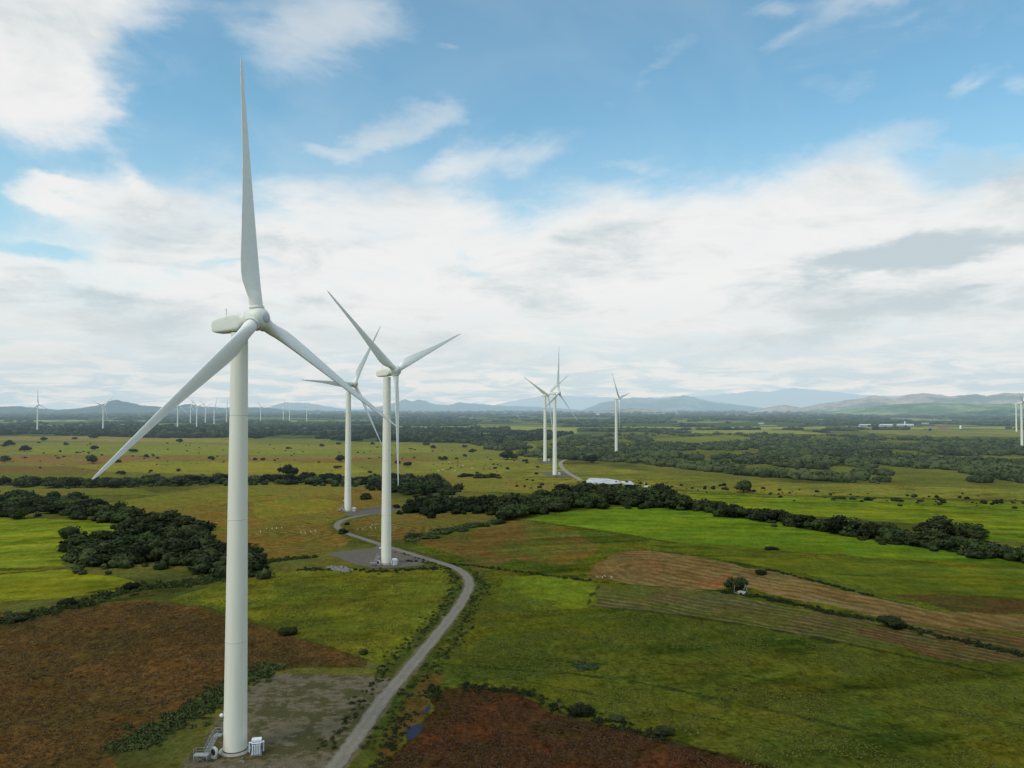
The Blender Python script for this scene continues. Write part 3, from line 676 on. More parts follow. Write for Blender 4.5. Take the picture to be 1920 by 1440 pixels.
def water_mat(name, col, rough=.08, spec=.22):
    m, nt, b = new_mat(name, rough, spec)
    tc = N(nt, 'ShaderNodeNewGeometry')
    n = noise(nt, tc.outputs['Position'], 1.2, 3)
    link(nt, mixcol(nt, n.outputs[0], tuple(c * .8 for c in col), col), b.inputs['Base Color'])
    bp = N(nt, 'ShaderNodeBump'); bp.inputs['Strength'].default_value = .08; bp.inputs['Distance'].default_value = .1
    link(nt, n.outputs[0], bp.inputs['Height']); link(nt, bp.outputs[0], b.inputs['Normal'])
    return m
WATER = water_mat('ditch_water', (.014, .026, .052), .5, .06)
for pts, lab in (([(759, 1386), (764, 1368), (776, 1360), (790, 1356), (793, 1364), (786, 1378), (772, 1387)], 'blue puddle beside the brown field near the track'),
                 ([(790, 1336), (799, 1326), (806, 1322), (808, 1330), (800, 1338)], 'small blue puddle north of the larger puddle')):
    o = pad('water', pts, WATER, .02, lab, .35); o['category'] = 'puddle'
CHALK = gravel_mat('pale_rubble', (.68, .68, .68), (.40, .40, .41), (.24, .23, .18), .53, .22)
for i, (pts, lab) in enumerate((([(1096, 904), (1103, 898), (1105, 896.3), (1136, 896.8), (1150, 899), (1163, 901.5), (1165, 906), (1150, 907), (1098, 906)], 'bright white bare ground beside the dark hedge'),
                   ([(1160, 902), (1183, 902), (1190, 908), (1184, 914), (1172, 908)], 'small white patch at the end of the bright bare ground'),
                   ([(1208, 905), (1212, 910), (1218, 911), (1208, 914)], 'tiny white patch right of the bright bare ground'))):
    o = pad('bare_ground', pts, CHALK, .03, lab, .8); o['category'] = 'bare ground'

# ------------------------------------------------------------------ hills
def ridge(name, label, D, prof, thick, ca, cb, seed, bare=0.5, zbase=0.0, rough_h=1.0):
    """a range: crest line surveyed from the photograph, real depth behind it"""
    pa = [az_el(px, py) for px, py in prof]
    a0, a1 = pa[0][0], pa[-1][0]; n = int((a1 - a0) / .045) + 2
    A_ = np.linspace(a0, a1, n)
    E_ = np.interp(A_, [p[0] for p in pa], [p[1] for p in pa])
    m = 34
    T = np.linspace(-1, 1, m)
    Ag, Tg = np.meshgrid(A_, T, indexing='ij')
    H = (D * np.tan(np.radians(E_)) + CAM_H)
    H = H * (1 + 0)                         # crest height
    H = np.maximum(H, 0) + (fbm(A_ * 3, A_ * 0, seed, 5) - .5) * D * .0016 * rough_h * np.clip(H / (D * .006), 0, 1)
    Rg = D + Tg * thick
    cr = np.cos(np.clip(Tg, -1, 1) * math.pi / 2) ** 1.4
    xx = Rg * np.sin(np.radians(Ag)); yy = Rg * np.cos(np.radians(Ag))
    rel = fbm(xx / (thick * .35), yy / (thick * .35), seed + 9, 6, .6)
    Z_ = H[:, None] * cr * (1 + (rel - .5) * 1.1 * (1 - cr) ) - 3
    V = np.stack([xx.ravel(), yy.ravel(), Z_.ravel()], 1)
    idx = np.arange(n * m).reshape(n, m)
    F = np.stack([idx[:-1, :-1], idx[1:, :-1], idx[1:, 1:], idx[:-1, 1:]], -1).reshape(-1, 4)
    f = smooth(.38, .62, fbm(xx / (thick * .22), yy / (thick * .3), seed + 20, 6, .65) + (bare - .5) * .5).ravel()
    gully_shade = fbm(xx / (thick * .05), yy / (thick * .12), seed + 30, 5, .7).ravel()  # relief shading of the gullies, painted into the colour
    C = (lin(ca) + (lin(cb) - lin(ca)) * f[:, None]) * (.35 + 1.3 * gully_shade)[:, None]
    me = mesh_np(name, V, F, True, {'field': C})
    o = obj(name, me, mat=HILL); tag(o, label, 'hill', kind='structure'); return o
def hill_mat():
    m, nt, b = new_mat('hill_cover', .95, .05)
    a = N(nt, 'ShaderNodeAttribute', attribute_name='field'); geo = N(nt, 'ShaderNodeNewGeometry')
    n = noise(nt, geo.outputs['Position'], .008, 7, .7)
    v = maprange(nt, n.outputs[0], .3, .7, .6, 1.4, 'LINEAR')
    sc = N(nt, 'ShaderNodeVectorMath', operation='SCALE'); link(nt, a.outputs['Color'], sc.inputs[0]); link(nt, v, sc.inputs['Scale'])
    link(nt, sc.outputs[0], b.inputs['Base Color'])
    bp = N(nt, 'ShaderNodeBump'); bp.inputs['Strength'].default_value = .6; bp.inputs['Distance'].default_value = 60
    link(nt, n.outputs[0], bp.inputs['Height']); link(nt, bp.outputs[0], b.inputs['Normal'])
    return m
HILL = hill_mat()
ridge('hills', 'low blue ridge along the left horizon', 11500, [(-120, 768), (-60, 764), (0, 762), (30, 761), (60, 764), (110, 768), (140, 766), (170, 762), (190, 758), (200, 755), (208, 751), (218, 749), (228, 751), (245, 755), (265, 759), (300, 762), (330, 763), (345, 758), (356, 757.5), (370, 761), (385, 763), (420, 764), (470, 763), (500, 764), (540, 768), (620, 771)], 1500, (44, 60, 40), (60, 70, 48), 101, .3)
ridge('mountain', 'flat topped pale mountain behind the far turbines', 24000, [(430, 770), (480, 767), (505, 763), (520, 758), (533, 754.5), (560, 754), (580, 756), (600, 759), (640, 766), (700, 771)], 3500, (46, 62, 46), (56, 66, 50), 111, .3)
ridge('mountain', 'jagged blue range behind the second turbine', 21000, [(640, 771), (690, 766), (720, 760), (745, 753), (760, 748), (772, 752), (785, 749), (800, 752), (815, 758), (840, 759), (862, 754), (880, 756), (910, 758), (950, 761), (1000, 762), (1060, 766), (1110, 770)], 3000, (40, 58, 44), (52, 64, 50), 121, .3)
ridge('mountain', 'faint high range under cloud in the middle distance', 38000, [(880, 768), (930, 758), (970, 750), (1010, 743), (1060, 742), (1110, 744), (1160, 746), (1240, 744), (1320, 742), (1380, 737), (1410, 733), (1440, 735), (1470, 729), (1490, 727.5), (1510, 730), (1550, 733), (1600, 739), (1640, 742), (1700, 741), (1760, 745), (1820, 752), (1920, 758)], 5000, (40, 58, 48), (50, 62, 50), 131, .3)
ridge('mountain', 'blue grey mountain right of the middle turbines', 19000, [(1080, 772), (1110, 762), (1130, 754), (1160, 750), (1185, 745), (1205, 746), (1235, 748), (1262, 744), (1280, 741.5), (1300, 744), (1330, 752), (1370, 757), (1410, 762), (1460, 768), (1500, 773)], 2600, (80, 92, 76), (140, 128, 112), 141, .45)
ridge('hill', 'tan grassy hill behind the turbine in the woods', 10500, [(1105, 774), (1130, 770), (1150, 767), (1175, 764.5), (1200, 766), (1240, 770), (1300, 773), (1340, 776)], 900, (176, 140, 104), (110, 112, 80), 151, .4)
ridge('hills', 'bare tan and green hills on the right horizon', 13000, [(1380, 776), (1430, 766), (1455, 760), (1470, 759), (1500, 764), (1530, 758), (1560, 754), (1590, 750), (1620, 746), (1638, 740.5), (1650, 743), (1680, 745), (1700, 740), (1725, 737), (1750, 738), (1780, 743), (1800, 741), (1830, 739), (1850, 742), (1870, 739), (1890, 736), (1920, 737), (2000, 738), (2080, 745)], 2200, (190, 158, 124), (104, 110, 82), 161, .42)
ridge('hill', 'long sunlit green hill on the right', 8200, [(1400, 784), (1460, 778), (1520, 774), (1580, 769), (1630, 762), (1680, 757.5), (1740, 755), (1800, 756), (1850, 757), (1900, 756), (1960, 757), (2040, 762)], 1500, (136, 144, 84), (84, 108, 62), 171, .5)  # sunlight painted into this hill's brighter greens
ridge('hill', 'low dark green rise in front of the green hill', 6600, [(1560, 785), (1640, 782), (1700, 779), (1760, 775), (1830, 770), (1900, 766), (1980, 764), (2060, 768)], 500, (52, 74, 50), (104, 122, 70), 181, .5)

# ------------------------------------------------------------------ turbines
def paint_mat(name, col, rough=.45, streak=True):
    m, nt, b = new_mat(name, rough, .35)
    tc = N(nt, 'ShaderNodeTexCoord')
    mp = N(nt, 'ShaderNodeMapping'); mp.inputs['Scale'].default_value = (1, 1, .06 if streak else 1); link(nt, tc.outputs['Object'], mp.inputs[0])
    n = noise(nt, mp.outputs[0], 1.1, 6, .6); n2 = noise(nt, tc.outputs['Object'], .35, 4, .5)
    f = math_node(nt, 'MULTIPLY', maprange(nt, n.outputs[0], .45, .75), .5)
    c = mixcol(nt, f, col, (col[0] * .84, col[1] * .84, col[2] * .78))
    c = mixcol(nt, math_node(nt, 'MULTIPLY', n2.outputs[0], .25), c, (col[0] * .85, col[1] * .87, col[2] * .84))
    link(nt, c, b.inputs['Base Color']); return m
TOWER_M = paint_mat('tower_paint', (.90, .85, .71)); BLADE_M = paint_mat('blade_gelcoat', (.97, .95, .88), .45, False); NAC_M = paint_mat('nacelle_paint', (.90, .87, .76), .4, False)
SEAM_M = paint_mat('flange_paint', (.66, .64, .54)); DARK_M = plain_mat('dark_gap', (.03, .03, .03)); CONC_M = plain_mat('concrete', (.34, .33, .27), .9, .2, 2.5, bump=.2)
STEEL_M = plain_mat('galvanised_steel', (.36, .37, .37), .5, .2, 3, metal=.3); WHITE_M = plain_mat('white_paint', (.78, .80, .82), .45, .08, 2); GREY_M = plain_mat('grey_metal', (.30, .34, .36), .5, .1, 2)

def blade_mesh(R=46.0):
    st = [(0, 1.12, 1.0), (.02, 1.12, 1.0), (.05, 1.14, 1.0), (.08, 1.24, .86), (.11, 1.50, .56), (.145, 1.76, .38), (.18, 1.84, .29), (.23, 1.78, .24), (.30, 1.60, .21), (.40, 1.34, .19), (.5, 1.08, .18), (.6, .84, .18), (.7, .68, .17), (.8, .52, .16), (.88, .40, .15), (.94, .30, .14), (.98, .20, .13), (.995, .12, .12), (1.0, .04, .1)]
    n = 28; V = []; fine = []
    for i in range(len(st) - 1):
        for k in range(3):
            t = k / 3; fine.append(tuple(st[i][j] * (1 - t) + st[i + 1][j] * t for j in range(3)))
    fine.append(st[-1])
    for u, hc, th in fine:
        z = u * R
        le = 1.12 - 0.80 * smooth(0, 1, np.array(u)) if u > 0 else 1.12      # leading edge stays nearly straight
        le = 1.12 - .94 * u ** 1.1
        tw = -math.radians(13 * (1 - min(1, u / .95)) ** 1.6 + 8) * min(1, u / .1)
        w = float(smooth(.05, .2, np.array(u)))
        for k in range(n):
            t = 2 * math.pi * k / n
            cx = math.cos(t); sy = math.sin(t)
            # circle blended into an aerofoil: blunt nose, thin tail
            thick = hc * th * 2 * .5
            tail = (1 + cx) / 2
            ya = thick * sy * (tail ** .55 if cx < 1 else 1) * 1.15
            xo = le - hc + hc * cx
            yc = thick * sy if w == 0 else (1 - w) * hc * th * sy + w * ya
            ym = min(.045, hc * .2) * w
            yc = yc if abs(yc) > ym else math.copysign(ym, sy if abs(sy) > 1e-6 else 1)
            x_ = xo * math.cos(tw) - yc * math.sin(tw); y_ = xo * math.sin(tw) + yc * math.cos(tw)
            V.append((x_, y_ , z))
    m = len(fine)
    F = [(i * n + k, i * n + (k + 1) % n, (i + 1) * n + (k + 1) % n, (i + 1) * n + k) for i in range(m - 1) for k in range(n)]
    me = bpy.data.meshes.new('blade'); me.from_pydata(V, [], F + [tuple(range(n - 1, -1, -1)), tuple(range((m - 1) * n, m * n))])
    me.polygons.foreach_set('use_smooth', [True] * len(me.polygons)); me.materials.append(BLADE_M); me.update()
    return me

def nacelle_mesh():
    # sections along x: (x, halfwidth, zlow, zhigh)
    sec = [(-5.35, .8, -.62, .42), (-5.28, 1.0, -.9, .62), (-5.0, 1.2, -1.25, .82), (-4.3, 1.35, -1.52, 1.05), (-3.0, 1.45, -1.62, 1.3), (-1.5, 1.5, -1.68, 1.42), (0.2, 1.5, -1.7, 1.45), (1.0, 1.48, -1.66, 1.42), (1.35, 1.38, -1.5, 1.36), (1.9, 1.32, -1.35, 1.35), (2.45, 1.36, -1.36, 1.36)]
    n = 32; V = []
    for j, (x, w, a, b) in enumerate(sec):
        zc, h = (a + b) / 2, (b - a) / 2
        e = .30 if x < 1.2 else (.6 if x < 1.6 else .95)
        for k in range(n):
            t = 2 * math.pi * (k + .5) / n
            c, s = math.cos(t), math.sin(t)
            V.append((x, w * math.copysign(abs(c) ** e, c), zc + h * math.copysign(abs(s) ** e, s)))
    m = len(sec)
    F = [(i * n + k, i * n + (k + 1) % n, (i + 1) * n + (k + 1) % n, (i + 1) * n + k) for i in range(m - 1) for k in range(n)]
    mb = MB(); mb.add(V, [tuple(reversed(f)) for f in F], True)
    mb.add(V[:n], [tuple(range(n))]); mb.add(V[-n:], [tuple(range(n - 1, -1, -1))])
    return mb

def turbine_meshes(hubh):
    M = {}
    th = hubh - 2.0
    t = MB(); prof = []
    nsec = 26
    for i in range(nsec + 1):
        u = i / nsec; r = 2.05 - .58 * u ** 1.05
        prof.append((r, .42 + u * (th - .42)))
    t.lathe(prof, 72); M['tower'] = t.mesh('tower', TOWER_M)
    for i, z in enumerate((th * .26, th * .55, th * .80)):
        r = 2.05 - .58 * ((z - .4) / th) ** 1.05; f = MB()
        f.lathe([(r + .002, z - .05), (r + .03, z - .04), (r + .03, z + .04), (r + .002, z + .05)], 72, closed=False)
        M['flange%d' % i] = f.mesh('flange', SEAM_M)
    b = MB(); b.lathe([(2.12, .26), (2.12, .44), (1.9, .44)], 64, closed=False); M['gasket'] = b.mesh('base_gasket', DARK_M)
    b = MB(); b.lathe([(2.75, -.2), (2.75, .14), (2.55, .16), (2.5, .27), (2.3, .28), (.1, .28)], 64); M['foundation'] = b.mesh('foundation', CONC_M)
    M['nacelle'] = nacelle_mesh().mesh('nacelle', NAC_M)
    h = MB()  # hub along +x, centred on the rotor axis
    prof = [(1.35, -1.9), (1.75, -1.8), (2.0, -1.3), (2.12, -.6), (2.14, .1), (2.05, .8), (1.8, 1.35), (1.45, 1.7), (1.05, 1.86), (.98, 1.9)]
    h.lathe(prof, 48, axis='x'); M['hub'] = h.mesh('hub', NAC_M)
    c = MB(); c.lathe([(.96, 1.88), (.94, 1.97), (.3, 2.02), (.02, 2.02)], 40, axis='x'); M['nose'] = c.mesh('nose_cap', plain_mat('nose_grey', (.60, .62, .63), .4, .08, 1))
    k = MB(); k.lathe([(1.0, 1.55), (1.3, 1.75), (1.34, 2.0), (1.34, 2.18), (1.22, 2.24), (1.14, 2.25)], 40, closed=False); M['collar'] = k.mesh('root_collar', NAC_M)
    k = MB(); k.lathe([(1.16, 2.24), (1.16, 2.30)], 40, closed=False); M['seam'] = k.mesh('seam', DARK_M)
    M['blade'] = blade_mesh()
    a = MB()
    a.bar((-2.9, .45, 1.4), (-2.9, .45, 2.7), .035); a.bar((-2.1, -.45, 1.4), (-2.1, -.45, 2.7), .035); a.bar((-2.9, .45, 1.85), (-2.1, -.45, 1.85), .03)
    a.bar((-2.9, .25, 2.7), (-2.9, .65, 2.7), .03); a.bar((-2.1, -.65, 2.7), (-2.1, -.25, 2.7), .03)
    M['mast'] = a.mesh('wind_sensor_mast', STEEL_M)
    v = MB(); v.box((-5.28, 0, .1), (.08, 1.1, .5), .02); M['vent'] = v.mesh('rear_vent', GREY_M)
    # stairs on the west side: upper landing, flight, lower landing
    g = MB(); g.box((-2.75, -.9, 3.1), (1.35, 1.3, .08)); 
    top = Vector((-3.05, -1.55, 3.1)); bot = Vector((-3.55, -4.1, 1.25))
    for s in (-.45, .45): g.bar(top + Vector((s, 0, 0)), bot + Vector((s, 0, 0)), .06)
    for i in range(11):
        p = top.lerp(bot, (i + .5) / 11); g.box(p, (.85, .24, .04))
    M['stair'] = g.mesh('stair_flight', STEEL_M)
    g = MB()
    for s in (-.45, .45):
        A1, B1 = top + Vector((s, 0, 1.0)), bot + Vector((s, 0, 1.0))
        g.bar(A1, B1, .03); g.bar(A1 - Vector((0, 0, .45)), B1 - Vector((0, 0, .45)), .02)
        for i in range(5):
            p = top.lerp(bot, i / 4) + Vector((s, 0, 0)); g.bar(p, p + Vector((0, 0, 1.0)), .025)
    for x, y in ((-3.4, -.3), (-3.4, -1.5), (-2.4, -.3)): g.bar((x, y, 3.1), (x, y, 4.15), .03)
    for z in (3.6, 4.15): g.bar((-3.4, -1.5, z), (-3.4, -.3, z), .03); g.bar((-3.4, -.3, z), (-2.2, -.3, z), .03)
    M['rail'] = g.mesh('handrail', STEEL_M)
    g = MB(); g.box((-4.25, -4.6, 1.25), (2.5, 1.25, .14))
    L = [(-5.4, -5.15), (-3.1, -5.15), (-5.4, -4.05), (-3.1, -4.05)]
    for x, y in L: g.bar((x, y, 0), (x, y, 1.25), .05)
    for (a1, b1) in ((0, 1), (0, 2), (1, 3), (2, 3)):
        (x1, y1), (x2, y2) = L[a1], L[b1]
        g.bar((x1, y1, .1), (x2, y2, 1.2), .025); g.bar((x1, y1, 1.2), (x2, y2, .1), .025)
    for x, y in L[:1] + L[2:3]: g.bar((x, y, 1.25), (x, y, 2.25), .03)
    g.bar((-5.4, -5.15, 2.25), (-5.4, -4.05, 2.25), .03); g.bar((-5.4, -4.05, 2.25), (-3.1, -4.05, 2.25), .03); g.bar((-5.4, -4.05, 1.75), (-3.1, -4.05, 1.75), .02)
    g.bar((-3.1, -4.05, 1.25), (-3.1, -4.05, 2.25), .03)
    M['landing'] = g.mesh('lower_landing', STEEL_M)
    g = MB(); g.lathe([(.85, -.22), (.95, -.12), (.95, .12), (.85, .22)], 8, axis='x', c=(0, 0, 0)); g.box((0, 0, -.95), (.5, .9, .35)); M['fan'] = g.mesh('cooling_fan_housing', plain_mat('cream_metal', (.58, .57, .50), .5, .25, 2))
    g = MB(); g.lathe([(.25, -.24), (.55, -.235), (.55, -.25)], 16, axis='x'); M['fanhole'] = g.mesh('fan_opening', DARK_M)
    g = MB(); g.lathe([(.01, -.34), (.2, -.3), (.34, -.1), (.36, .05), (.28, .22), (.1, .33), (.01, .34)], 20); M['lamp'] = g.mesh('lamp_globe', WHITE_M)
    g = MB(); g.box((0, 0, 1.0), (.12, .85, 1.95), .03); M['door'] = g.mesh('tower_door', GREY_M)
    return M
TM = turbine_meshes(77.0)

def rot_cols(a, b, c, t=(0, 0, 0)):
    return Matrix(((a[0], b[0], c[0], t[0]), (a[1], b[1], c[1], t[1]), (a[2], b[2], c[2], t[2]), (0, 0, 0, 1)))

def turbine(px, py, hub, psi, ph, label, blade=1.0, L=4.3, tilt=5.5, cone=3.2, det=2, group='white wind turbines on the plain'):
    x, y = at(px, py); sc = hub / 77.0
    T = thing('wind_turbine', label, 'wind turbine', (x, y, 0), 0, group, sc)
    psi, ph, tilt, cone = [math.radians(v) for v in (psi, ph, tilt, cone)]
    a = Vector((math.sin(psi) * math.cos(tilt), -math.cos(psi) * math.cos(tilt), math.sin(tilt)))
    h = Vector((math.cos(psi), math.sin(psi), 0)); v = h.cross(a)
    if v.z < 0: v = -v
    top = Vector((0, 0, 77.0)); c = top + a * L
    tw = obj('tower', TM['tower'], T); obj('foundation', TM['foundation'], T)
    Mn = rot_cols(a, v.cross(a), v, top + a * (L - 4.3))
    na = obj('nacelle', TM['nacelle'], T, mw=Mn)
    Mh = rot_cols(a, v.cross(a), v, c)
    hb = obj('hub', TM['hub'], T, mw=Mh)
    if det >= 1:
        obj('nose_cap', TM['nose'], hb); obj('wind_sensor_mast', TM['mast'], na)
    if det >= 2:
        [obj('flange', TM['flange%d' % i], tw) for i in range(3)]; obj('base_gasket', TM['gasket'], T); obj('rear_vent', TM['vent'], na)
        st = obj('stair_flight', TM['stair'], T); obj('handrail', TM['rail'], st)
        obj('lower_landing', TM['landing'], T)
        fn = obj('cooling_fan_housing', TM['fan'], T, mw=Matrix.Translation((-2.55, -3.2, 1.12)) @ Matrix.Rotation(math.radians(60), 4, 'Z'))
        obj('fan_opening', TM['fanhole'], fn)
        obj('lamp_globe', TM['lamp'], T, mw=Matrix.Translation((-2.32, -.55, 6.4)))
        obj('tower_door', TM['door'], tw, mw=Matrix.Translation((-1.98, -.5, 3.1)) @ Matrix.Rotation(math.radians(14), 4, 'Z'))
    for k in range(3):
        t = ph + k * 2 * math.pi / 3
        d = (h * math.sin(t) + v * math.cos(t)); e = (h * math.cos(t) - v * math.sin(t))
        Z_ = (d * math.cos(cone) + a * math.sin(cone)).normalized(); X_ = e; Y_ = Z_.cross(X_)
        Mb = rot_cols(X_, Y_, Z_, c) @ Matrix.Diagonal((blade ** .5, blade ** .5, blade, 1))
        bl = obj('blade', TM['blade'], T, mw=Mb)
        if det >= 1: obj('root_collar', TM['collar'], bl)
        if det >= 2: obj('seam', TM['seam'], bl)
    return T

def transformer_meshes():
    M = {}
    g = MB(); g.box((0, 0, 1.25), (1.5, 1.3, 1.9), .05); M['tank'] = g.mesh('tank', GREY_M)
    g = MB(); g.box((0, .15, 2.42), (1.7, 1.1, .42), .04); g.box((0, -.62, 2.12), (1.7, .5, .12), .02); M['cover'] = g.mesh('cover', WHITE_M)
    g = MB()
    for i in range(5): g.box((-.62 + .31 * i, -.92, 1.12), (.2, .5, 1.75), .07)
    M['radiator'] = g.mesh('radiator', WHITE_M)
    for s, k in ((-1, 'sideA'), (1, 'sideB')):
        g = MB(); g.box((s * 1.05, -.1, 2.1), (.55, .5, .12), .02); g.box((s * 1.2, -.1, 1.25), (.2, .4, 1.7), .05)
        M[k] = g.mesh('side_panel', WHITE_M)
    g = MB(); g.box((0, -.1, .17), (1.9, 1.9, .34), .03); M['plinth'] = g.mesh('plinth', CONC_M)
    return M
XM = transformer_meshes()
def transformer(px, py, label, sc=1.0):
    x, y = at(px, py)
    T = thing('transformer', label, 'transformer', (x, y, 0), .25, 'transformers beside the turbine towers', sc)
    for n_, k in (('tank', 'tank'), ('cover', 'cover'), ('radiator', 'radiator'), ('side_panel', 'sideA'), ('side_panel', 'sideB'), ('plinth', 'plinth')):
        obj(n_, XM[k], T)

turbine(441, 1407, 77.85, 68.8, 116.4, 'tallest and nearest white wind turbine, filling the left side of the photo', 1.02, 3.95, 5.8, 3.67)
turbine(724, 1057, 76.4, 56.6, 66.9, 'white wind turbine at the bend of the gravel track, two blades raised', 1.0, 4.6, 5.4, 2.9)
turbine(652, 958, 76.3, 57.0, 31.4, 'white wind turbine whose rotor shows behind the nearest blade tip', .95, 4.9, 2.7, 2.6)
turbine(1040.3, 890.7, 75.8, 61.9, 7.8, 'nearer turbine of the middle pair, one blade pointing straight up', .985, 4.05, 5, 2, 1)
turbine(1022, 865, 77, 43.7, 56.5, 'farther turbine of the middle pair, standing left of the other', .955, 4.7, 5, 2, 1)
turbine(1155.6, 854.3, 74.2, 64.6, 80.5, 'white turbine rising from the dark woodland right of the middle pair', .98, 4.7, 5, 2, 1)
turbine(69.8, 812, 69.8, 62, 117, 'small turbine at the far left with two blades hanging like a roof', .93, 3.55, 5, 2, 0)
turbine(193, 810.7, 66.8, 70, 48.5, 'small turbine standing in front of the blue peak on the left', .98, 3.7, 5, 2, 0)
turbine(332.8, 805, 67.8, 60, 7.7, 'distant turbine just right of the nearest rotor\'s lower blade', 1.0, 4.0, 5, 2, 0)
turbine(356.9, 795.8, 66, 60, 22, 'distant turbine first right of the blade, behind a hanging blade tip', .95, 4.0, 5, 2, 0)
turbine(368.6, 803, 65.5, 66, 70, 'distant turbine with a raised left blade, nearest of its cluster', .95, 3.3, 5, 2, 0)
turbine(385, 795, 65.8, 63, 66.4, 'distant turbine fourth from the left in the far cluster', .95, 4.4, 5, 2, 0)
turbine(401.3, 801, 65, 66, 20, 'distant turbine with a blade stretched down to the right, beside the near tower', .95, 4.5, 5, 2, 0)
turbine(424.7, 794.3, 65, 62, 5, 'distant turbine half touching the left side of the near tower', .95, 4.0, 5, 2, 0)
turbine(488.5, 791.7, 65, 60, 82, 'distant turbine directly right of the near tower', .93, 4.0, 5, 2, 0)
turbine(531, 791, 64.5, 60, 10, 'distant turbine left one of a close pair under the pale mountain', .9, 4.0, 5, 2, 0)
turbine(542.7, 789.3, 64, 62, 16, 'distant turbine right one of a close pair under the pale mountain', .9, 4.0, 5, 2, 0)
turbine(575, 789.3, 64, 60, 34, 'distant turbine farthest right in the far left row', .9, 4.0, 5, 2, 0)
turbine(1905.9, 809.6, 73, 52, 62, 'small turbine close to the right edge of the photo', .8, 3.2, 5, 2, 0)
turbine(1916.5, 843, 70, 48, 52, 'turbine cut off by the right edge of the photo', 1.0, 3.6, 5, 2, 1)
transformer(481, 1413, 'white finned transformer right of the nearest tower\'s foot', 1.0)
transformer(740, 1060, 'white transformer right of the second turbine\'s foot')
transformer(664, 959.5, 'white transformer right of the third turbine\'s foot')
transformer(1048.5, 891, 'white transformer beside the nearer tower of the middle pair')
transformer(1029, 865, 'white transformer beside the farther tower of the middle pair')
transformer(1161.5, 854.5, 'white transformer beside the tower in the woodland')

# ------------------------------------------------------------------ vegetation
def leaf_mat(name, dark, light, haze=True):
    m, nt, b = new_mat(name, .85, .12, haze)
    a = N(nt, 'ShaderNodeAttribute', attribute_name='leaf'); oi = N(nt, 'ShaderNodeObjectInfo')
    geo = N(nt, 'ShaderNodeNewGeometry')
    n = noise(nt, geo.outputs['Position'], .35, 3)
    f = math_node(nt, 'ADD', math_node(nt, 'MULTIPLY', a.outputs['Fac'], .75), math_node(nt, 'MULTIPLY', math_node(nt, 'SUBTRACT', n.outputs[0], .5), .9))
    f = math_node(nt, 'ADD', f, math_node(nt, 'MULTIPLY', math_node(nt, 'SUBTRACT', oi.outputs['Random'], .5), .8))
    link(nt, mixcol(nt, math_node(nt, 'MAXIMUM', f, 0.0), dark, light), b.inputs['Base Color'])
    return m
LEAF = leaf_mat('dark_foliage', (.012, .017, .007), (.066, .080, .026))
LEAF2 = leaf_mat('green_foliage', (.020, .032, .010), (.075, .105, .028))
BARK = plain_mat('bark', (.07, .055, .04), .95, .3, 3)

def ico():
    import bmesh
    out = []
    for s in (1, 2):
        bm = bmesh.new(); bmesh.ops.create_icosphere(bm, subdivisions=s, radius=1)
        V = np.array([v.co[:] for v in bm.verts]); F = np.array([[v.index for v in f.verts] for f in bm.faces]); bm.free(); out.append((V, F))
    return out
ICO = ico()

def crown_arrays(rng, nl=11, leaves=900, leaf=.075, flat=.62):
    """unit crown: radius 1, base at z=0; lobes with dark cores and a shell of leaf sized faces"""
    lob = []
    for i in range(nl):
        a = rng.uniform(0, 2 * math.pi); d = rng.uniform(.1, .68) ** .8 if i else 0
        rz = rng.uniform(.26, .44) * (1.15 - .45 * d)
        lob.append((d * math.cos(a), d * math.sin(a), (.28 + rng.uniform(0, .75) * (1 - d * .75)) * flat * 1.35, rz))
    V = []; F = []; A = []; o = 0
    for (x, y, z, r) in lob:
        v, f = ICO[1]
        disp = 1 + rng.uniform(-.16, .12, len(v))
        p = v * (r * .86 * disp)[:, None] * np.array([1, 1, .8]) + np.array([x, y, z])
        p[:, 2] = np.maximum(p[:, 2], .03)
        V.append(p); F.append(f + o); A.append(np.clip(.02 + .35 * (v[:, 2] * .5 + .5) + rng.uniform(-.1, .1, len(v)), 0, 1)); o += len(v)  # inner shade painted: dark cores, paler towards their tops
    Q = []; rs = np.array([l[3] for l in lob]); pr = rs ** 2 / (rs ** 2).sum()
    pick = rng.choice(nl, leaves, p=pr)
    for k in pick:
        x, y, z, r = lob[k]
        d = rng.normal(size=3); d[2] = d[2] * .8 + .25; d /= np.linalg.norm(d)
        c = np.array([x, y, z]) + d * r * (.86 + .42 * rng.uniform() ** 1.8) * np.array([1, 1, .85])
        if c[2] < .02: c[2] = abs(c[2]) + .02
        nrm = d + rng.normal(0, .45, 3); nrm /= np.linalg.norm(nrm)
        u = np.cross(nrm, rng.normal(size=3)); u /= np.linalg.norm(u); w = np.cross(nrm, u)
        s = leaf * rng.uniform(.6, 1.3)
        V.append(np.array([c - u * s - w * s * .6, c + u * s - w * s * .5, c + u * s * .8 + w * s * .6, c - u * s * .7 + w * s * .7]))
        Q.append(np.arange(4) + o); o += 4
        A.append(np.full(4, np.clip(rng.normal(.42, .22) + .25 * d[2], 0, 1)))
    return np.vstack(V), np.vstack(F), np.array(Q), np.concatenate(A)

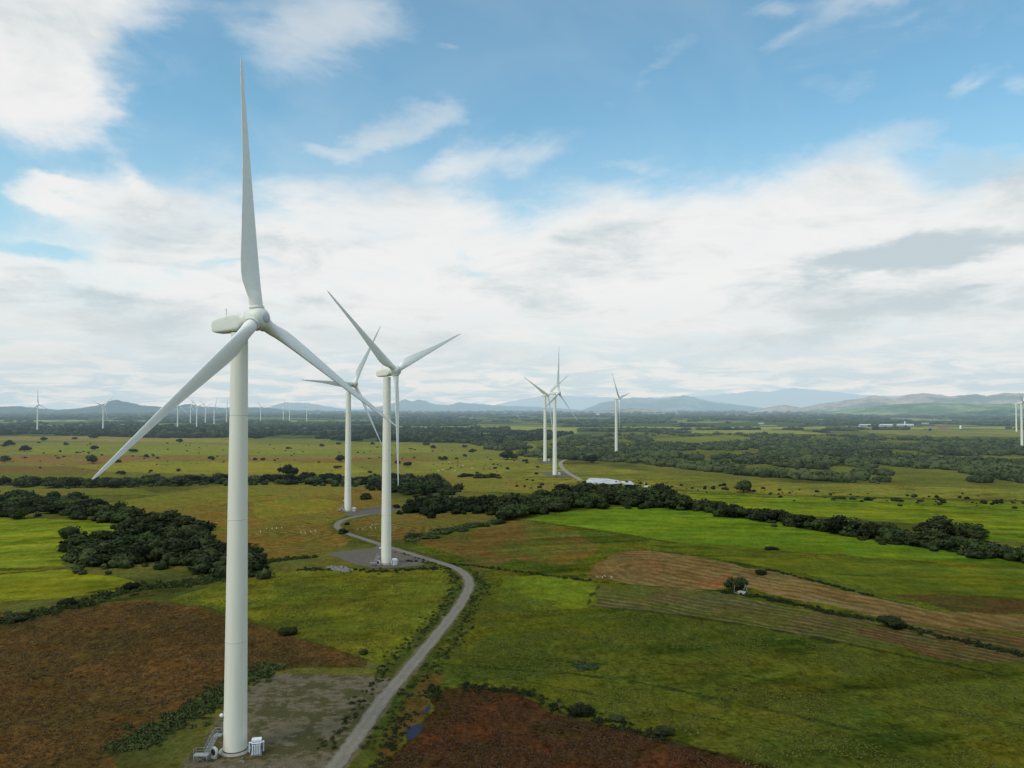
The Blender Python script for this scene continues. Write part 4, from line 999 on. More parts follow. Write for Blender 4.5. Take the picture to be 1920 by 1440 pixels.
def crown_mesh(seed, mat, **kw):
    V, F, Q, A = crown_arrays(np.random.default_rng(seed), **kw)
    me = mesh_np('crown', V, [F, Q], False, {'leaf': A}); me.materials.append(mat); return me
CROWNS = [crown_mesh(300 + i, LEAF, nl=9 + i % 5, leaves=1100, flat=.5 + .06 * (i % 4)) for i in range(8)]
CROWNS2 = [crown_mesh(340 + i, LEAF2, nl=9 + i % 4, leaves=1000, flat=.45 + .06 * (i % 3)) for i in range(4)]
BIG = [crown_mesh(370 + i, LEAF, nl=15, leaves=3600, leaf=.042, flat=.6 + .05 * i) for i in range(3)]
def trunk_mesh(seed):
    r = random.Random(seed); g = MB()
    g.lathe([(.075, -.05), (.055, .12), (.045, .3)], 8)
    for i in range(4):
        a = i * 1.57 + r.uniform(-.4, .4); e = r.uniform(.25, .5)
        g.bar((0, 0, .2), (math.cos(a) * e, math.sin(a) * e, .42 + r.uniform(0, .15)), .022, 5)
    return g.mesh('trunk', BARK)
TRUNKS = [trunk_mesh(i) for i in range(3)]
def tree(px, py, wpx, label, group=None, kind='tree', pool=None, hs=1.0, world=None):
    x, y = at(px, py) if world is None else world
    D = math.hypot(x, y); rad = wpx / 2 / FPX * y if wpx > 0 else -wpx
    T = thing(kind, label, 'tree' if kind == 'tree' else 'bush', (x, y, 0), random.uniform(0, 6.28), group)
    me = random.choice(pool or CROWNS)
    lift = .12 if kind == 'tree' else -.05
    c = obj('crown', me, T, mw=Matrix.Translation((0, 0, lift * rad)) @ Matrix.Diagonal((rad * random.uniform(.92, 1.1), rad, rad * hs * random.uniform(.85, 1.12), 1)))
    obj('trunk' if kind == 'tree' else 'stem', random.choice(TRUNKS), T, mw=Matrix.Diagonal((rad, rad, rad, 1)))
    return T

# lone bushes and trees that can be told apart
tree(1382, 1107, 46, 'dark round tree over the white scraps at the ploughed field', None, 'tree', BIG, 1.25)
tree(1428, 1077, 26, 'small dark bush just above the round tree by the ploughed field', None, 'bush', BIG, .9)
tree(1672, 1176, 58, 'broad dark bush at the lower edge of the brown stubble strip', None, 'bush', BIG, .85)
tree(1446, 1030, 30, 'low dark bush in the olive field under the hedge', None, 'bush', BIG, .35)
tree(538, 1190, 42, 'dark bush where the green field meets the brown field', None, 'bush', BIG, .95)
tree(1088, 1338, 52, 'dark bush at the edge of the nearest red brown field', None, 'bush', BIG, .9)
tree(1155, 1350, 40, 'low dim bush right of the nearest field edge bush', None, 'bush', BIG, .5)
tree(1245, 1375, 46, 'lowest dark bush near the bottom centre', None, 'bush', BIG, .6)
tree(1095, 1250, 62, 'dark green weed clump in the middle of the right green field', None, 'bush', CROWNS2, .25)
tree(245, 1106, 34, 'small dark tree at the corner of the bright left field', None, 'tree', BIG, .9)
tree(125, 1135, 40, 'low dark bush on the bank above the left brown field', None, 'bush', BIG, .7)
tree(30, 1162, 60, 'dark shrub at the left edge above the brown field', None, 'bush', BIG, .6)
tree(683, 1226, 20, 'tiny dark shrub at the tip of the brown field', None, 'bush', BIG, .9)
tree(1394, 922, 44, 'dark spreading tree on the olive field beyond the hedge', None, 'tree', CROWNS, .8)
tree(1110, 868, 30, 'tall dark tree beside the track under the woodland turbine', None, 'tree', CROWNS, 1.1)
tree(1076, 863, 16, 'small dark tree at the top end of the pale track', None, 'tree', CROWNS, 1)
tree(684, 936, 34, 'dark round bush behind the third turbine', None, 'bush', CROWNS, .8)
tree(642, 1000, 24, 'dark shrub at the bend of the track', None, 'bush', CROWNS, .6)
tree(650, 984, 14, 'small shrub inside the bend of the track', None, 'bush', CROWNS, .8)
tree(952, 862, 36, 'dark clump of trees left of the middle pair of turbines', None, 'tree', CROWNS, .8)
tree(540, 893, 40, 'tall dark tree rising above the left hedge line', None, 'tree', CROWNS, .8)
tree(1744, 808.5, 9, 'lone round tree on the far right clearing', None, 'tree', CROWNS, .9)
lone = [(17, 836, 20), (9, 838, 14), (46, 846, 24), (82, 827, 16), (124, 835, 14), (140, 824, 14), (176, 822, 22), (178, 844, 18), (173, 869, 30), (8, 866, 24), (250, 848, 20), (227, 890, 20), (335, 884, 12), (222, 868, 16), (274, 858, 12), (296, 860, 10), (396, 861, 16), (336, 830, 16), (478, 863, 12), (493, 863, 12), (540, 842, 12), (604, 838, 12), (634, 834, 12), (698, 834, 10), (800, 835, 16), (812, 841, 14), (870, 839, 12), (886, 849, 18), (872, 856, 12), (856, 861, 10), (834, 863, 14), (825, 862, 12), (765, 874, 18), (745, 870, 16), (640, 866, 24), (633, 878, 16), (985, 866, 14), (1870, 945, 18), (1845, 944, 14), (145, 850, 8), (113, 848, 8), (72, 831, 8)]
for px, py, w_ in lone:
    tree(px, py, w_, 'dark rounded tree scattered alone over the left and middle pastures' if px < 1500 else 'small bush by the ditch at the right edge', 'lone trees on the pastures' if px < 1500 else 'ditch bushes at the right edge', 'tree', CROWNS, .75)

def along(P, n, w0, w1, label, group, jx=6, jy=3, kind='tree', hs=.85, pool=None):
    pool = pool or CROWNS + CROWNS2[:3]
    W = [np.array(p, float) for p in P]; L = np.array([np.linalg.norm(b - a) for a, b in zip(W[:-1], W[1:])]); cum = np.concatenate([[0], np.cumsum(L)])
    for i in range(n):
        s = (i + random.uniform(.1, .9)) / n * cum[-1]; k = min(int(np.searchsorted(cum, s) - 1), len(L) - 1); k = max(k, 0)
        p = W[k] + (W[k + 1] - W[k]) * (s - cum[k]) / L[k]
        tree(p[0] + random.uniform(-jx, jx), p[1] + random.uniform(-jy, jy), random.uniform(w0 * .72, w1 * 1.08), label, group, kind, pool, hs * random.uniform(.65, 1.1))
# hedge line running to the right edge
along([(1245, 945), (1330, 958), (1420, 972), (1520, 990), (1600, 1003), (1700, 1018), (1800, 1032), (1930, 1050)], 36, 46, 68, 'dark tree in the hedge row running to the right edge', 'trees of the right hedge row', 6, 4, hs=.85)
along([(1740, 1010), (1790, 1008), (1830, 1012)], 6, 56, 76, 'large dark tree bulging above the right hedge row', 'large trees in the right hedge row', 6, 4, hs=.72)
along([(940, 973), (1000, 962), (1060, 952), (1130, 946), (1200, 944), (1250, 944)], 30, 44, 66, 'dark tree in the thick hedge at the centre', 'trees of the centre hedge', 6, 5, hs=.95)
along([(790, 953), (860, 950), (930, 950), (1000, 940), (1100, 928), (1200, 930)], 22, 34, 52, 'dark tree on the far side of the centre hedge', 'trees behind the centre hedge', 8, 5, hs=.9)
along([(1090, 912), (1150, 916), (1210, 912)], 5, 22, 34, 'dark tree in front of the bright bare ground', 'trees by the bright bare ground', 5, 2, hs=.6)
along([(0, 908), (70, 912), (150, 910), (230, 910), (320, 908), (430, 904), (520, 905), (640, 905), (760, 905), (830, 905)], 44, 30, 48, 'dark tree in the long hedge crossing the left half', 'trees of the long left hedge', 6, 4, hs=.8)
along([(700, 915), (760, 920), (820, 925)], 9, 40, 56, 'dark tree in the thicket behind the second turbine', 'thicket behind the second turbine', 8, 6, hs=.8)
along([(740, 950), (770, 952), (800, 950)], 3, 24, 34, 'dark bush right of the third turbine pad', 'bushes at the third pad', 5, 2, hs=.7)
along([(860, 895), (900, 896), (940, 897)], 6, 20, 30, 'low dark bush under the cattle field', 'bushes under the cattle field', 5, 2, 'bush', .6)
along([(0, 945), (60, 950), (140, 955), (210, 965), (280, 985), (360, 1005)], 30, 38, 60, 'dark tree in the thicket winding along the left bank', 'trees of the winding left thicket', 12, 10, hs=.75)
along([(0, 965), (50, 975)], 4, 34, 50, 'dark tree at the left edge of the thicket', 'trees at the left edge', 6, 3, hs=.7)
along([(150, 1050), (220, 1040), (300, 1040), (380, 1050), (455, 1060)], 28, 48, 76, 'dark tree in the big thicket left of the nearest tower', 'trees of the big left thicket', 12, 18, hs=.75)
along([(150, 1030), (230, 1025), (320, 1015), (370, 1012)], 10, 40, 60, 'dark tree at the upper side of the big thicket', 'trees of the big left thicket', 12, 10, hs=.75, pool=CROWNS + CROWNS2[:2])
along([(1560, 936), (1660, 938), (1730, 940)], 5, 22, 34, 'dark bush by the ditch beyond the hedge', 'bushes by the far ditch', 8, 1, 'bush', .6)
along([(760, 1012), (830, 1000), (900, 985), (950, 975)], 16, 30, 40, 'mid green bush of the low hedge above the brown patch', 'bushes of the low centre hedge', 6, 4, 'bush', .45, CROWNS2)

# woods that read as one mass
def lumps(name, label, pts, rads, seed, mat, cat='woodland', hs=(.5, .8), fine=True, leaves=0):
    rng = np.random.default_rng(seed)
    v, f = ICO[1] if fine else ICO[0]
    protos = []
    for k in range(14):
        d = 1 + rng.uniform(-.38, .30, len(v)); p = v * d[:, None]; p[:, 2] *= .95; protos.append((p, -.1 + .75 * (v[:, 2] * .5 + .5) + rng.uniform(-.25, .25, len(v))))  # leaf tone paints shade: dark undersides, light tops
    n = len(pts); V = np.empty((n, len(v), 3), np.float32); A = np.empty((n, len(v)), np.float32)
    for i in range(n):
        p, a = protos[rng.integers(14)]; t = rng.uniform(0, 6.28); c, s = math.cos(t), math.sin(t); r = rads[i]
        h = rng.uniform(*hs)
        V[i, :, 0] = (p[:, 0] * c - p[:, 1] * s) * r + pts[i][0]; V[i, :, 1] = (p[:, 0] * s + p[:, 1] * c) * r + pts[i][1]; V[i, :, 2] = (p[:, 2] + .55) * r * h
        A[i] = a + rng.normal(0, .32)
    cl = (fbm(np.asarray(pts)[:, 0] / 38, np.asarray(pts)[:, 1] / 60, seed + 3, 4, .6) - .5) * 2.2
    A += cl[:, None].astype(np.float32)
    F = (f[None] + (np.arange(n) * len(v))[:, None, None]).reshape(-1, 3)
    me = mesh_np(name, V.reshape(-1, 3), F, False, {'leaf': np.clip(A.ravel(), 0, 1)})
    if leaves:
        nl = n * leaves; ii = np.repeat(np.arange(n), leaves)
        d = rng.normal(size=(nl, 3)); d[:, 2] = np.abs(d[:, 2]) * .9; d /= np.linalg.norm(d, axis=1)[:, None]
        R_ = np.asarray(rads)[ii][:, None]; c = np.concatenate([pts[ii], np.zeros((nl, 1))], 1) + d * R_ * (.85 + .5 * rng.uniform(0, 1, (nl, 1)) ** 1.8) * np.array([1, 1, .66]) + np.array([0, 0, .36]) * R_
        nr = d + rng.normal(0, .5, (nl, 3)); nr /= np.linalg.norm(nr, axis=1)[:, None]
        u = np.cross(nr, rng.normal(size=(nl, 3))); u /= np.linalg.norm(u, axis=1)[:, None]; w = np.cross(nr, u); s_ = R_ * rng.uniform(.10, .26, (nl, 1))
        Q = np.stack([c - u * s_ - w * s_ * .6, c + u * s_ - w * s_ * .5, c + u * s_ * .7 + w * s_ * .7, c - u * s_ * .6 + w * s_ * .6], 1).reshape(-1, 3)
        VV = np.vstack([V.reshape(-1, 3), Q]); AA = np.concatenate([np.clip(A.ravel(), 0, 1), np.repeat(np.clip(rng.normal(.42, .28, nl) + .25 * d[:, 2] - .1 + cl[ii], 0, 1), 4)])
        me = mesh_np(name, VV, [F, np.arange(len(Q)).reshape(-1, 4) + n * len(v)], False, {'leaf': AA})
    o = obj(name, me, mat=mat); tag(o, label, cat, kind='stuff'); return o

def scatter(P, n, rng, gapscale=60, gap=.45, seed=5):
    W = [at(*p) for p in P]; xs = [p[0] for p in W]; ys = [p[1] for p in W]
    out = []
    # even in the picture of the place: denser nearby, as one can tell fewer apart far away
    X = rng.uniform(min(p[0] for p in P), max(p[0] for p in P), n * 5); Y = rng.uniform(min(p[1] for p in P), max(p[1] for p in P), n * 5)
    m = poly_mask(X, Y, P); X, Y = X[m], Y[m]
    w = np.array([at(a, b) for a, b in zip(X, Y)])
    g = fbm(w[:, 0] / gapscale, w[:, 1] / (gapscale * 2.2), seed, 4)
    w = w[g > gap]
    for name, Pf, *_ in FIELDS:
        if name in ('clearing', 'far clearing', 'strip', 'yellow strip', 'olive field'):
            w = w[~poly_mask(w[:, 0], w[:, 1], [at(*p) for p in Pf])]
    return w[:n]
rng = np.random.default_rng(77)
WOOD = leaf_mat('woodland_foliage', (.012, .018, .007), (.080, .098, .032))
p = scatter([(880, 832), (960, 826), (1250, 812), (1600, 818), (1960, 830), (1960, 925), (1700, 910), (1560, 903), (1400, 892), (1180, 868), (1000, 858), (930, 848)], 7600, rng, 50, .48, 5)
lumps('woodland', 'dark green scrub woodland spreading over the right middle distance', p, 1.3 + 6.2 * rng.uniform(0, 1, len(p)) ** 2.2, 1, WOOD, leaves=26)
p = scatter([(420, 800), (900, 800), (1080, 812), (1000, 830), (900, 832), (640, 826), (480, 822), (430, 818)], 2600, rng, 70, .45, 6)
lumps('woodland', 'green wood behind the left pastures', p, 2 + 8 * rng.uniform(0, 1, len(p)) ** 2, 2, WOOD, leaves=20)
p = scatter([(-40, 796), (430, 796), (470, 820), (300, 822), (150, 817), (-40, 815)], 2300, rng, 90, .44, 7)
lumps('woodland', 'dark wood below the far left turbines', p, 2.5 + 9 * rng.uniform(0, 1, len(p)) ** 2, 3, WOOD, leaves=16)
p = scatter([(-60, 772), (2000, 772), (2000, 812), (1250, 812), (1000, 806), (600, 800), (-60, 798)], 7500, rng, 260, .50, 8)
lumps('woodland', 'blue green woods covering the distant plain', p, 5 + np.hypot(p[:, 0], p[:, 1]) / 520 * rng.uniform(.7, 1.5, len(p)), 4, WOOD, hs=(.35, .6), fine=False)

def scrubline(P, n, jx, jy, rng):
    W = [np.array(q, float) for q in P]; L = np.array([np.linalg.norm(b - a) for a, b in zip(W[:-1], W[1:])]); cum = np.concatenate([[0], np.cumsum(L)]); out = []
    for i in range(n):
        q = rng.uniform(0, cum[-1]); k = int(np.clip(np.searchsorted(cum, q) - 1, 0, len(L) - 1)); p = W[k] + (W[k + 1] - W[k]) * (q - cum[k]) / L[k]
        out.append(at(p[0] + rng.normal(0, jx), p[1] + rng.normal(0, jy)))
    return np.array(out)
SCRUB = leaf_mat('scrub_foliage', (.010, .016, .006), (.062, .078, .024))
for nm, P, n, jx, jy, r0, r1 in (
    ('low scrub filling the long left hedge', [(-30, 905), (70, 908), (230, 908), (430, 904), (640, 905), (830, 908)], 330, 8, 3.2, 1.6, 4.5),
    ('low scrub filling the winding left thicket', [(-30, 945), (60, 948), (140, 955), (210, 966), (290, 985), (380, 1005)], 330, 12, 8, 1.4, 4.5),
    ('low scrub filling the big left thicket', [(140, 1045), (220, 1035), (300, 1032), (400, 1048), (480, 1062)], 420, 12, 13, 1.2, 4.2),
    ('low scrub filling the centre hedges', [(770, 955), (860, 950), (960, 955), (1100, 938), (1240, 938)], 420, 10, 7, 1.4, 4.6),
    ('low scrub filling the right hedge row', [(1235, 944), (1420, 972), (1600, 1003), (1800, 1033), (1960, 1054)], 330, 8, 3.5, 1.3, 3.8),
    ('low scrub behind the second turbine', [(690, 908), (760, 915), (850, 925)], 120, 10, 7, 1.6, 4.5),
    ('sparse scrub on the olive field beyond the hedge', [(960, 905), (1240, 912), (1400, 920), (1560, 930), (1760, 940), (1930, 944)], 150, 20, 5, .5, 1.8),
    ('sparse scrub dotted over the pastures', [(-30, 850), (300, 850), (700, 850), (1000, 865)], 190, 40, 14, .5, 1.9)):
    p = scrubline(P, n, jx, jy, rng)
    lumps('scrub', nm, p, r0 + (r1 - r0) * rng.uniform(0, 1, len(p)) ** 1.8, n, SCRUB, 'scrub', hs=(.5, .85), leaves=60)

def verge(P, n, width, r0, r1, rng):
    W = [np.array(at(*q)) for q in P]; L = np.array([np.linalg.norm(b - a) for a, b in zip(W[:-1], W[1:])]); cum = np.concatenate([[0], np.cumsum(L)]); out = []
    for i in range(n):
        s = rng.uniform(0, cum[-1]); k = int(np.clip(np.searchsorted(cum, s) - 1, 0, len(L) - 1)); q = W[k] + (W[k + 1] - W[k]) * (s - cum[k]) / L[k]
        t = (W[k + 1] - W[k]) / L[k]; nn = np.array([-t[1], t[0]]); off = rng.normal(0, width / 2)
        out.append(np.append(q + nn * off, rng.uniform(r0, r1)))
    out = np.array(out); return out[seg_dist(out[:, 0], out[:, 1], [at(*q) for q in ROAD]) > 2.2]
def weeds(name, label, arr, seed, mat, cat='weeds', leaves=46, leaf=.2):
    rng = np.random.default_rng(seed); protos = []
    for k in range(10):
        n = leaves; d = rng.normal(size=(n, 3)); d[:, 2] = np.abs(d[:, 2]); d /= np.linalg.norm(d, axis=1)[:, None]
        c = d * (rng.uniform(.35, 1.05, (n, 1))) * np.array([1, 1, .8]); nr = d + rng.normal(0, .6, (n, 3)); nr /= np.linalg.norm(nr, axis=1)[:, None]
        u = np.cross(nr, rng.normal(size=(n, 3))); u /= np.linalg.norm(u, axis=1)[:, None]; w = np.cross(nr, u); s = (leaf * rng.uniform(.6, 1.4, (n, 1)))
        V = np.stack([c - u * s - w * s * .5, c + u * s - w * s * .5, c + u * s * .6 + w * s * .7, c - u * s * .6 + w * s * .7], 1).reshape(-1, 3)
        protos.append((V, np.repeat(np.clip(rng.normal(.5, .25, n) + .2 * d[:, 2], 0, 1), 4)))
    n = len(arr); m = leaves * 4; V = np.empty((n, m, 3), np.float32); A = np.empty((n, m), np.float32)
    for i, (x, y, r) in enumerate(arr):
        p, a = protos[rng.integers(10)]; t = rng.uniform(0, 6.28); c, s = math.cos(t), math.sin(t)
        V[i, :, 0] = (p[:, 0] * c - p[:, 1] * s) * r + x; V[i, :, 1] = (p[:, 0] * s + p[:, 1] * c) * r + y; V[i, :, 2] = p[:, 2] * r
        A[i] = a + rng.uniform(-.25, .25)
    F = np.arange(n * m).reshape(-1, 4)
    me = mesh_np(name, V.reshape(-1, 3), F, False, {'leaf': np.clip(A.ravel(), 0, 1)})
    o = obj(name, me, mat=mat); tag(o, label, cat, kind='stuff'); return o
rng = np.random.default_rng(5)
WEED = leaf_mat('weed_foliage', (.018, .026, .010), (.080, .100, .028))
offs = []
for (dx, nn) in ((-40, 380), (44, 380)):
    P = [(px + dx * (1 if py > 1180 else .6 if py > 1070 else .3), py + (0 if py > 1080 else (6 if dx > 0 else -3))) for px, py in ROAD[2:16]]
    offs.append(verge(P, nn, 2.6, .25, .75, rng))
weeds('weeds', 'green weeds growing along both sides of the service track', np.vstack(offs), 1, WEED)
weeds('weeds', 'thick green weeds between the brown field and the nearest turbine pad', verge([(225, 1408), (290, 1375), (350, 1345), (420, 1300), (470, 1264), (520, 1248)], 620, 4.2, .4, 1.1, rng), 2, WEED)
weeds('hedge', 'scrubby bank of bushes above the left brown field', np.vstack([verge([(-20, 1168), (60, 1156), (130, 1138), (210, 1116), (262, 1102), (330, 1098), (400, 1090), (480, 1072)], 420, 4.5, .7, 1.7, rng), verge([(300, 1100), (420, 1075), (520, 1050), (600, 1045)], 150, 3.5, .6, 1.5, rng)]), 3, WEED, 'hedge')
weeds('weeds', 'green weeds along the ditch beside the puddles', np.vstack([verge([(812, 1285), (812, 1310)], 50, 2.0, .3, .8, rng), verge([(775, 1335), (752, 1355), (735, 1400), (700, 1440)], 90, 1.6, .25, .6, rng)]), 4, WEED)
weeds('weeds', 'strip of weeds below the second gravel pad', verge([(560, 1068), (640, 1068), (720, 1072), (800, 1066), (850, 1066)], 240, 3.0, .3, .8, rng), 5, WEED)
weeds('hedge', 'line of low green growth under the ploughed field', np.vstack([verge([(1350, 1109), (1440, 1122), (1560, 1150), (1660, 1166), (1790, 1200), (1920, 1228)], 330, 2.2, .4, 1.0, rng), verge([(1440, 1068), (1560, 1098), (1640, 1120)], 110, 1.4, .4, .9, rng), verge([(760, 1052), (880, 1060), (1000, 1076), (1110, 1090)], 170, 1.8, .3, .8, rng), verge([(870, 1286), (1000, 1302), (1060, 1336), (1250, 1386)], 150, 2.4, .3, .9, rng)]), 6, WEED, 'hedge')

def tufts(P, n, rng, r0, r1, patch=6, gap=.4):
    W = [at(*q) for q in P]; xs = [w[0] for w in W]; ys = [w[1] for w in W]
    X = rng.uniform(min(xs), max(xs), n * 5); Y = rng.uniform(min(ys), max(ys), n * 5)
    m = poly_mask(X, Y, W) & (fbm(X / patch, Y / patch, 8, 4) > gap) & (np.abs(X / Y) < .70)
    X, Y = X[m][:n], Y[m][:n]
    k = seg_dist(X, Y, [at(*q) for q in ROAD]) > 2.6
    return np.stack([X[k], Y[k], rng.uniform(r0, r1, k.sum())], 1)
GRASS = leaf_mat('grass_blades', (.048, .060, .010), (.165, .175, .034))
STRAW = leaf_mat('dry_grass_blades', (.075, .048, .022), (.225, .150, .070))
RIGHT = [(880, 1130), (950, 1090), (1110, 1140), (1400, 1178), (1920, 1280), (1990, 1500), (1500, 1500), (1250, 1384), (1060, 1330), (1000, 1298), (880, 1280), (830, 1240)]
weeds('grass', 'tufted grass of the large green field on the right', tufts(RIGHT, 15000, rng, .12, .32, 9, .50), 11, GRASS, 'grass', leaves=7, leaf=.42)
weeds('grass', 'tufted grass of the green field left of the track', tufts([(330, 1125), (500, 1080), (850, 1070), (860, 1095), (780, 1190), (730, 1244), (540, 1190)], 6500, rng, .12, .28, 7, .46), 12, GRASS, 'grass', leaves=7, leaf=.42)
weeds('dry_grass', 'tall brown dry grass of the bottom left field', tufts([(-60, 1175), (120, 1145), (280, 1128), (560, 1198), (690, 1240), (560, 1250), (400, 1295), (210, 1395), (150, 1500), (-60, 1500)], 12000, rng, .14, .36, 5, .40), 13, STRAW, 'dry grass', leaves=7, leaf=.4)
weeds('dry_grass', 'red brown dry growth of the bottom centre field', tufts([(825, 1306), (880, 1292), (1060, 1342), (1250, 1392), (1440, 1445), (1460, 1500), (660, 1500), (770, 1395)], 7000, rng, .14, .34, 5, .42), 14, leaf_mat('russet_blades', (.052, .028, .015), (.150, .080, .040)), 'dry grass', leaves=7, leaf=.4)

# ------------------------------------------------------------------ small things
def cow_mesh(mat):
    import bmesh
    P = [(-1.0, 0, 1.15, .34), (-.4, 0, 1.12, .40), (.25, 0, 1.12, .42), (.8, 0, 1.18, .34), (1.15, 0, 1.2, .2), (1.5, 0, 1.0, .17), (1.75, 0, .82, .1)]
    g = MB(); n = 10; V = []
    for x, y, z, r in P:
        for k in range(n): V.append((x, r * .75 * math.cos(2 * math.pi * k / n), z + r * math.sin(2 * math.pi * k / n)))
    F = [(i * n + k, i * n + (k + 1) % n, (i + 1) * n + (k + 1) % n, (i + 1) * n + k) for i in range(len(P) - 1) for k in range(n)]
    g.add(V, [tuple(reversed(f)) for f in F] + [tuple(range(n)), tuple(range(len(V) - 1, len(V) - n - 1, -1))], True)
    for x, y in ((-.85, .2), (-.85, -.2), (.7, .2), (.7, -.2)):
        g.bar((x, y, 1.0), (x + (.1 if x < 0 else 0), y, .5), .11, 6); g.bar((x + (.1 if x < 0 else 0), y, .52), (x, y, 0), .06, 6)
    for s in (-1, 1): g.bar((1.42, s * .1, 1.12), (1.42, s * .3, 1.2), .05, 4)
    g.bar((-1.05, 0, 1.35), (-1.2, 0, .6), .035, 5)
    return g.mesh('cow', mat)
COWW = cow_mesh(plain_mat('pale_hide', (.66, .62, .54), .9, .15, 2)); COWD = cow_mesh(plain_mat('dark_hide', (.05, .04, .03), .9, .2, 2))
cows = [(822, 884, 0), (830, 882, 0), (853, 884, 0), (867, 874.5, 0), (842, 868.5, 0), (841, 871, 1), (849, 871, 1), (858, 867.5, 1), (813, 872, 1), (865, 874.5, 1), (865, 878, 1), (850, 878.5, 1), (838, 881.5, 1), (841, 882, 1), (885, 879.5, 0), (907, 880, 1), (858, 875, 1), (830, 871, 1)]
for i, (px, py, k) in enumerate(cows):
    x, y = at(px, py); o = obj('cow', (COWW, COWD)[k]); o.location = (x, y, 0); o.rotation_euler = (0, 0, random.uniform(0, 6.28)); o.scale = (.9,) * 3
    tag(o, ('pale cow grazing on the pasture above the bushes', 'dark cow grazing on the pasture above the bushes')[k], 'cow', ('pale cattle of the herd', 'dark cattle of the herd')[k])

def building(px, py, wpx, hpx, depth_m, wallc, roofc, label, roof='gable', group=None):
    x, y = at(px, py); W_ = wpx / FPX * y; H_ = hpx / FPX * y
    T = thing('building', label, 'building', (x, y, 0), math.atan2(-x, y) * .4, group)
    g = MB(); g.box((0, 0, H_ * .35), (W_, depth_m, H_ * .7)); obj('wall', g, T, plain_mat('wall_' + roof, wallc, .8, .1, .05))
    g = MB(); a, b, z0, z1 = W_ / 2 + .4, depth_m / 2 + .4, H_ * .7 + .01, H_
    g.add([(-a, -b, z0), (a, -b, z0), (a, b, z0), (-a, b, z0), (-a, 0, z1), (a, 0, z1)], [(0, 1, 5, 4), (2, 3, 4, 5), (0, 4, 3), (1, 2, 5), (3, 2, 1, 0)])
    obj('roof', g, T, plain_mat('roof_' + roof, roofc, .6, .15, .05))
    g = MB()
    for i in range(5): g.box((-W_ * .4 + i * W_ * .2, -depth_m / 2 - .03, H_ * .3), (W_ * .07, .1, H_ * .3))
    obj('openings', g, T, DARK_M); return T
wh, gy, rd = (.75, .77, .78), (.62, .65, .66), (.42, .10, .08)
building(1622, 799, 20, 3.6, 18, (.35, .38, .38), wh, 'left long white roofed shed in the distant yard')
building(1661, 799.5, 22, 4.2, 22, (.45, .46, .46), wh, 'middle white roofed shed in the distant yard')
building(1697, 799, 27, 4.0, 22, (.5, .5, .5), wh, 'right long white shed beside the small white tower')
building(1635, 800, 9, 2.6, 12, (.6, .62, .64), gy, 'low grey shed between the left and middle white sheds')
building(1747, 803, 9, 3, 14, (.4, .3, .28), rd, 'small red roofed building in the distant yard')
building(1768, 803.5, 16, 3.6, 18, (.42, .16, .12), rd, 'long red building near the distant white silo')
building(1735, 795, 11, 2.6, 14, (.6, .58, .55), (.40, .22, .17), 'brick roofed house behind the white sheds')
building(1121, 778, 7, 2.4, 30, (.7, .7, .68), (.8, .8, .78), 'pale far building at the foot of the tan hill')
building(1150, 780.5, 5, 1.8, 24, (.75, .75, .73), (.85, .85, .83), 'tiny white far building left of the woodland turbine')
building(1427, 795, 9, 2, 16, (.6, .62, .62), gy, 'small pale shed at the edge of the distant wood')
building(1600, 801, 24, 1.8, 20, (.5, .54, .56), (.58, .63, .66), 'very long low greyish roof left of the white sheds')
x, y = at(1801, 804); T = thing('silo', 'short white silo at the right of the distant yard', 'silo', (x, y, 0))
g = MB(); g.lathe([(2.6, 0), (2.6, 8), (2.4, 8.2)], 20); obj('drum', g, T, WHITE_M)
g = MB(); g.lathe([(2.7, 8.0), (1.4, 9.6), (.1, 10.4)], 20); obj('cap', g, T, WHITE_M)
x, y = at(1700, 799); T = thing('tower', 'slim white tower rising over the right white shed', 'tower', (x, y + 12, 0))
g = MB(); g.box((0, 0, 7.5), (2.6, 2.6, 15), .1); obj('shaft', g, T, WHITE_M)
g = MB(); g.box((0, 0, 15.6), (3.2, 3.2, 1.0), .1); obj('head', g, T, WHITE_M)

# white scraps and leaning poles below the round tree
x0, y0 = at(1388, 1114)
T = thing('shelter', 'collapsed white shelter of poles and sheet under the round tree', 'shelter', (x0, y0, 0))
PALE = plain_mat('weathered_white', (.30, .30, .27), .8, .2, 3)
for (a, b) in (((-2.0, .2, 0), (-1.9, .1, 2.8)), ((.8, 0, 0), (1.9, .6, 3.0)), ((2.9, 0, 0), (1.8, .6, 3.0)), ((1.6, .2, 0), (3.0, 1.4, 2.4))):
    g = MB(); g.bar(a, b, .06); obj('pole', g, T, PALE)
g = MB(); g.add([(-.9, -.5, .25), (1.0, -.9, .2), (2.0, .1, .8), (.2, .6, 1.1), (-.8, .5, .9), (.6, -.1, .75)], [(0, 1, 5), (1, 2, 5), (2, 3, 5), (3, 4, 5), (4, 0, 5)]); obj('sheet', g, T, PALE)
g = MB()
for i in range(6): g.box((-2.1 + i * .25, -.3, .4), (.12, .08, .8), 0)
obj('picket_panel', g, T, plain_mat('old_wood', (.36, .26, .17), .9, .2, 3))

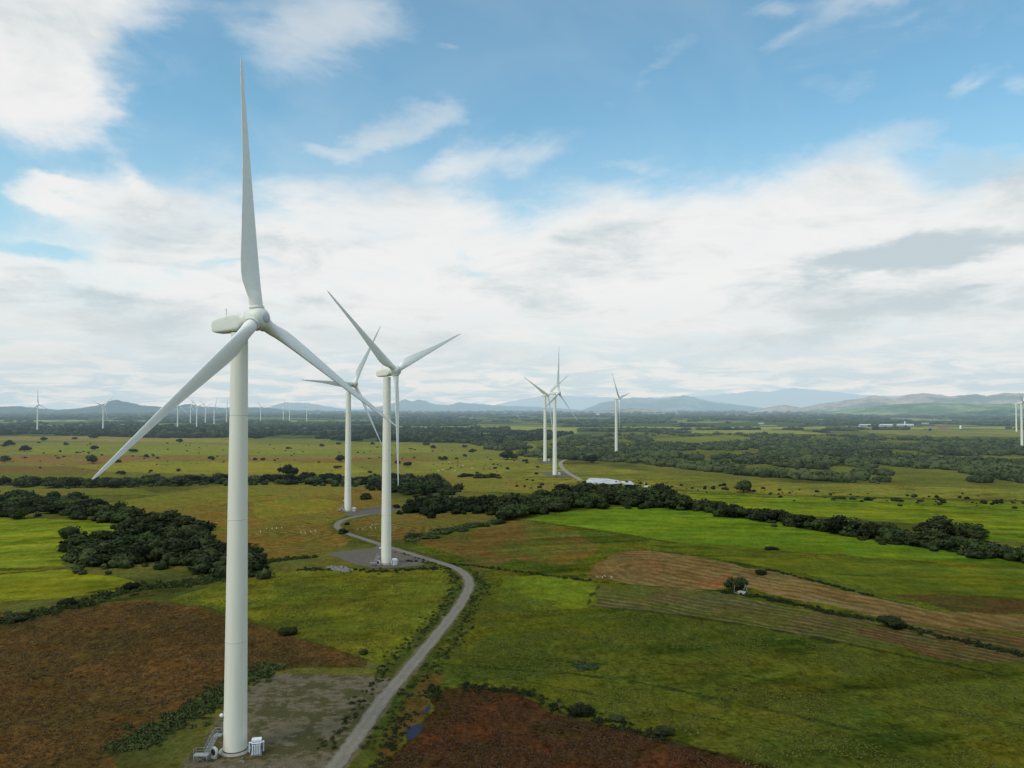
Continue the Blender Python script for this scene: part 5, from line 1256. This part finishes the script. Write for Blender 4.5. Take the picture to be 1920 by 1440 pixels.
# water standing in the furrows, rubble, stones
GLINT = water_mat('furrow_water_glint', (.34, .34, .31), .35)  # pale base colour paints the sky's glint on the water
def slivers(name, label, lst, w=.2):
    V = []; F = []
    for (x1, y1, x2, y2) in lst:
        a, b = np.array(at(x1, y1)), np.array(at(x2, y2)); t = (b - a) / np.linalg.norm(b - a); n = np.array([-t[1], t[0]]); k = len(V)
        for u, ww in ((0, .15), (.3, 1), (.6, .8), (1, .2)):
            c = a + (b - a) * u + n * RNG.normal(0, .15)
            V += [(*(c + n * w * ww), .04), (*(c - n * w * ww), .04)]
        F += [(k, k + 1, k + 3, k + 2), (k + 2, k + 3, k + 5, k + 4), (k + 4, k + 5, k + 7, k + 6)]
    me = mesh_np(name, V, np.array(F)); o = obj(name, me, mat=GLINT); tag(o, label, 'puddles', kind='stuff')
slivers('puddles', 'bright slivers of water standing in the curved furrows on the left', [(487, 999, 488, 994), (510, 993, 511, 989), (518, 992, 519, 988), (529, 991, 528, 988), (563, 996, 565, 1000), (571, 997, 574, 1001), (582, 995, 584, 999), (590, 993, 592, 998), (570, 961, 571, 960), (579, 962, 580, 961), (614, 976, 615, 974), (499, 992, 500, 990)])
slivers('puddles', 'bright slivers of water in the small field inside the track bend', [(694, 987, 697, 991), (696, 986, 698, 983), (703, 988, 706, 992), (702, 984, 708, 981), (685, 989, 686, 987), (670, 993, 671, 991), (680, 993, 681, 990), (741, 988, 743, 986), (737, 984, 738, 983)])
slivers('puddles', 'tiny bright furrow ends at the left tip of the ploughed field', [(1129, 1080, 1130, 1084), (1133, 1078, 1134, 1082), (1146, 1080, 1148, 1084), (1119, 1081, 1120, 1083)], .22)
def stones(name, label, P, n, r0, r1, seed):
    rng = np.random.default_rng(seed); W = [at(*q) for q in P]; xs = [w[0] for w in W]; ys = [w[1] for w in W]
    X = rng.uniform(min(xs), max(xs), n * 4); Y = rng.uniform(min(ys), max(ys), n * 4); m = poly_mask(X, Y, W)
    pts = np.stack([X[m], Y[m]], 1)[:n]; v, f = ICO[0]; V = []; F = []
    for i, q in enumerate(pts):
        r = rng.uniform(r0, r1); V.append(v * (r * (1 + rng.uniform(-.3, .3, len(v))))[:, None] * np.array([1, 1, .6]) + np.array([q[0], q[1], r * .3])); F.append(f + i * len(v))
    me = mesh_np(name, np.vstack(V), np.vstack(F)); o = obj(name, me, mat=STONE); tag(o, label, 'rubble', kind='stuff')
STONE = plain_mat('pale_stone', (.24, .23, .19), .9, .3, 2)
stones('rubble', 'pale rubble heap on the grass left of the second turbine pad', [(610, 1063), (640, 1062), (665, 1070), (650, 1074), (625, 1070)], 160, .25, .7, 3)
stones('rubble', 'few white stones in front of the nearest tower', [(442, 1428), (456, 1422), (458, 1430), (444, 1434)], 5, .18, .3, 4)
stones('rubble', 'scattered pale stones at the bottom of the gravel pad', [(395, 1440), (480, 1436), (570, 1436), (560, 1450), (400, 1450)], 60, .06, .2, 6)
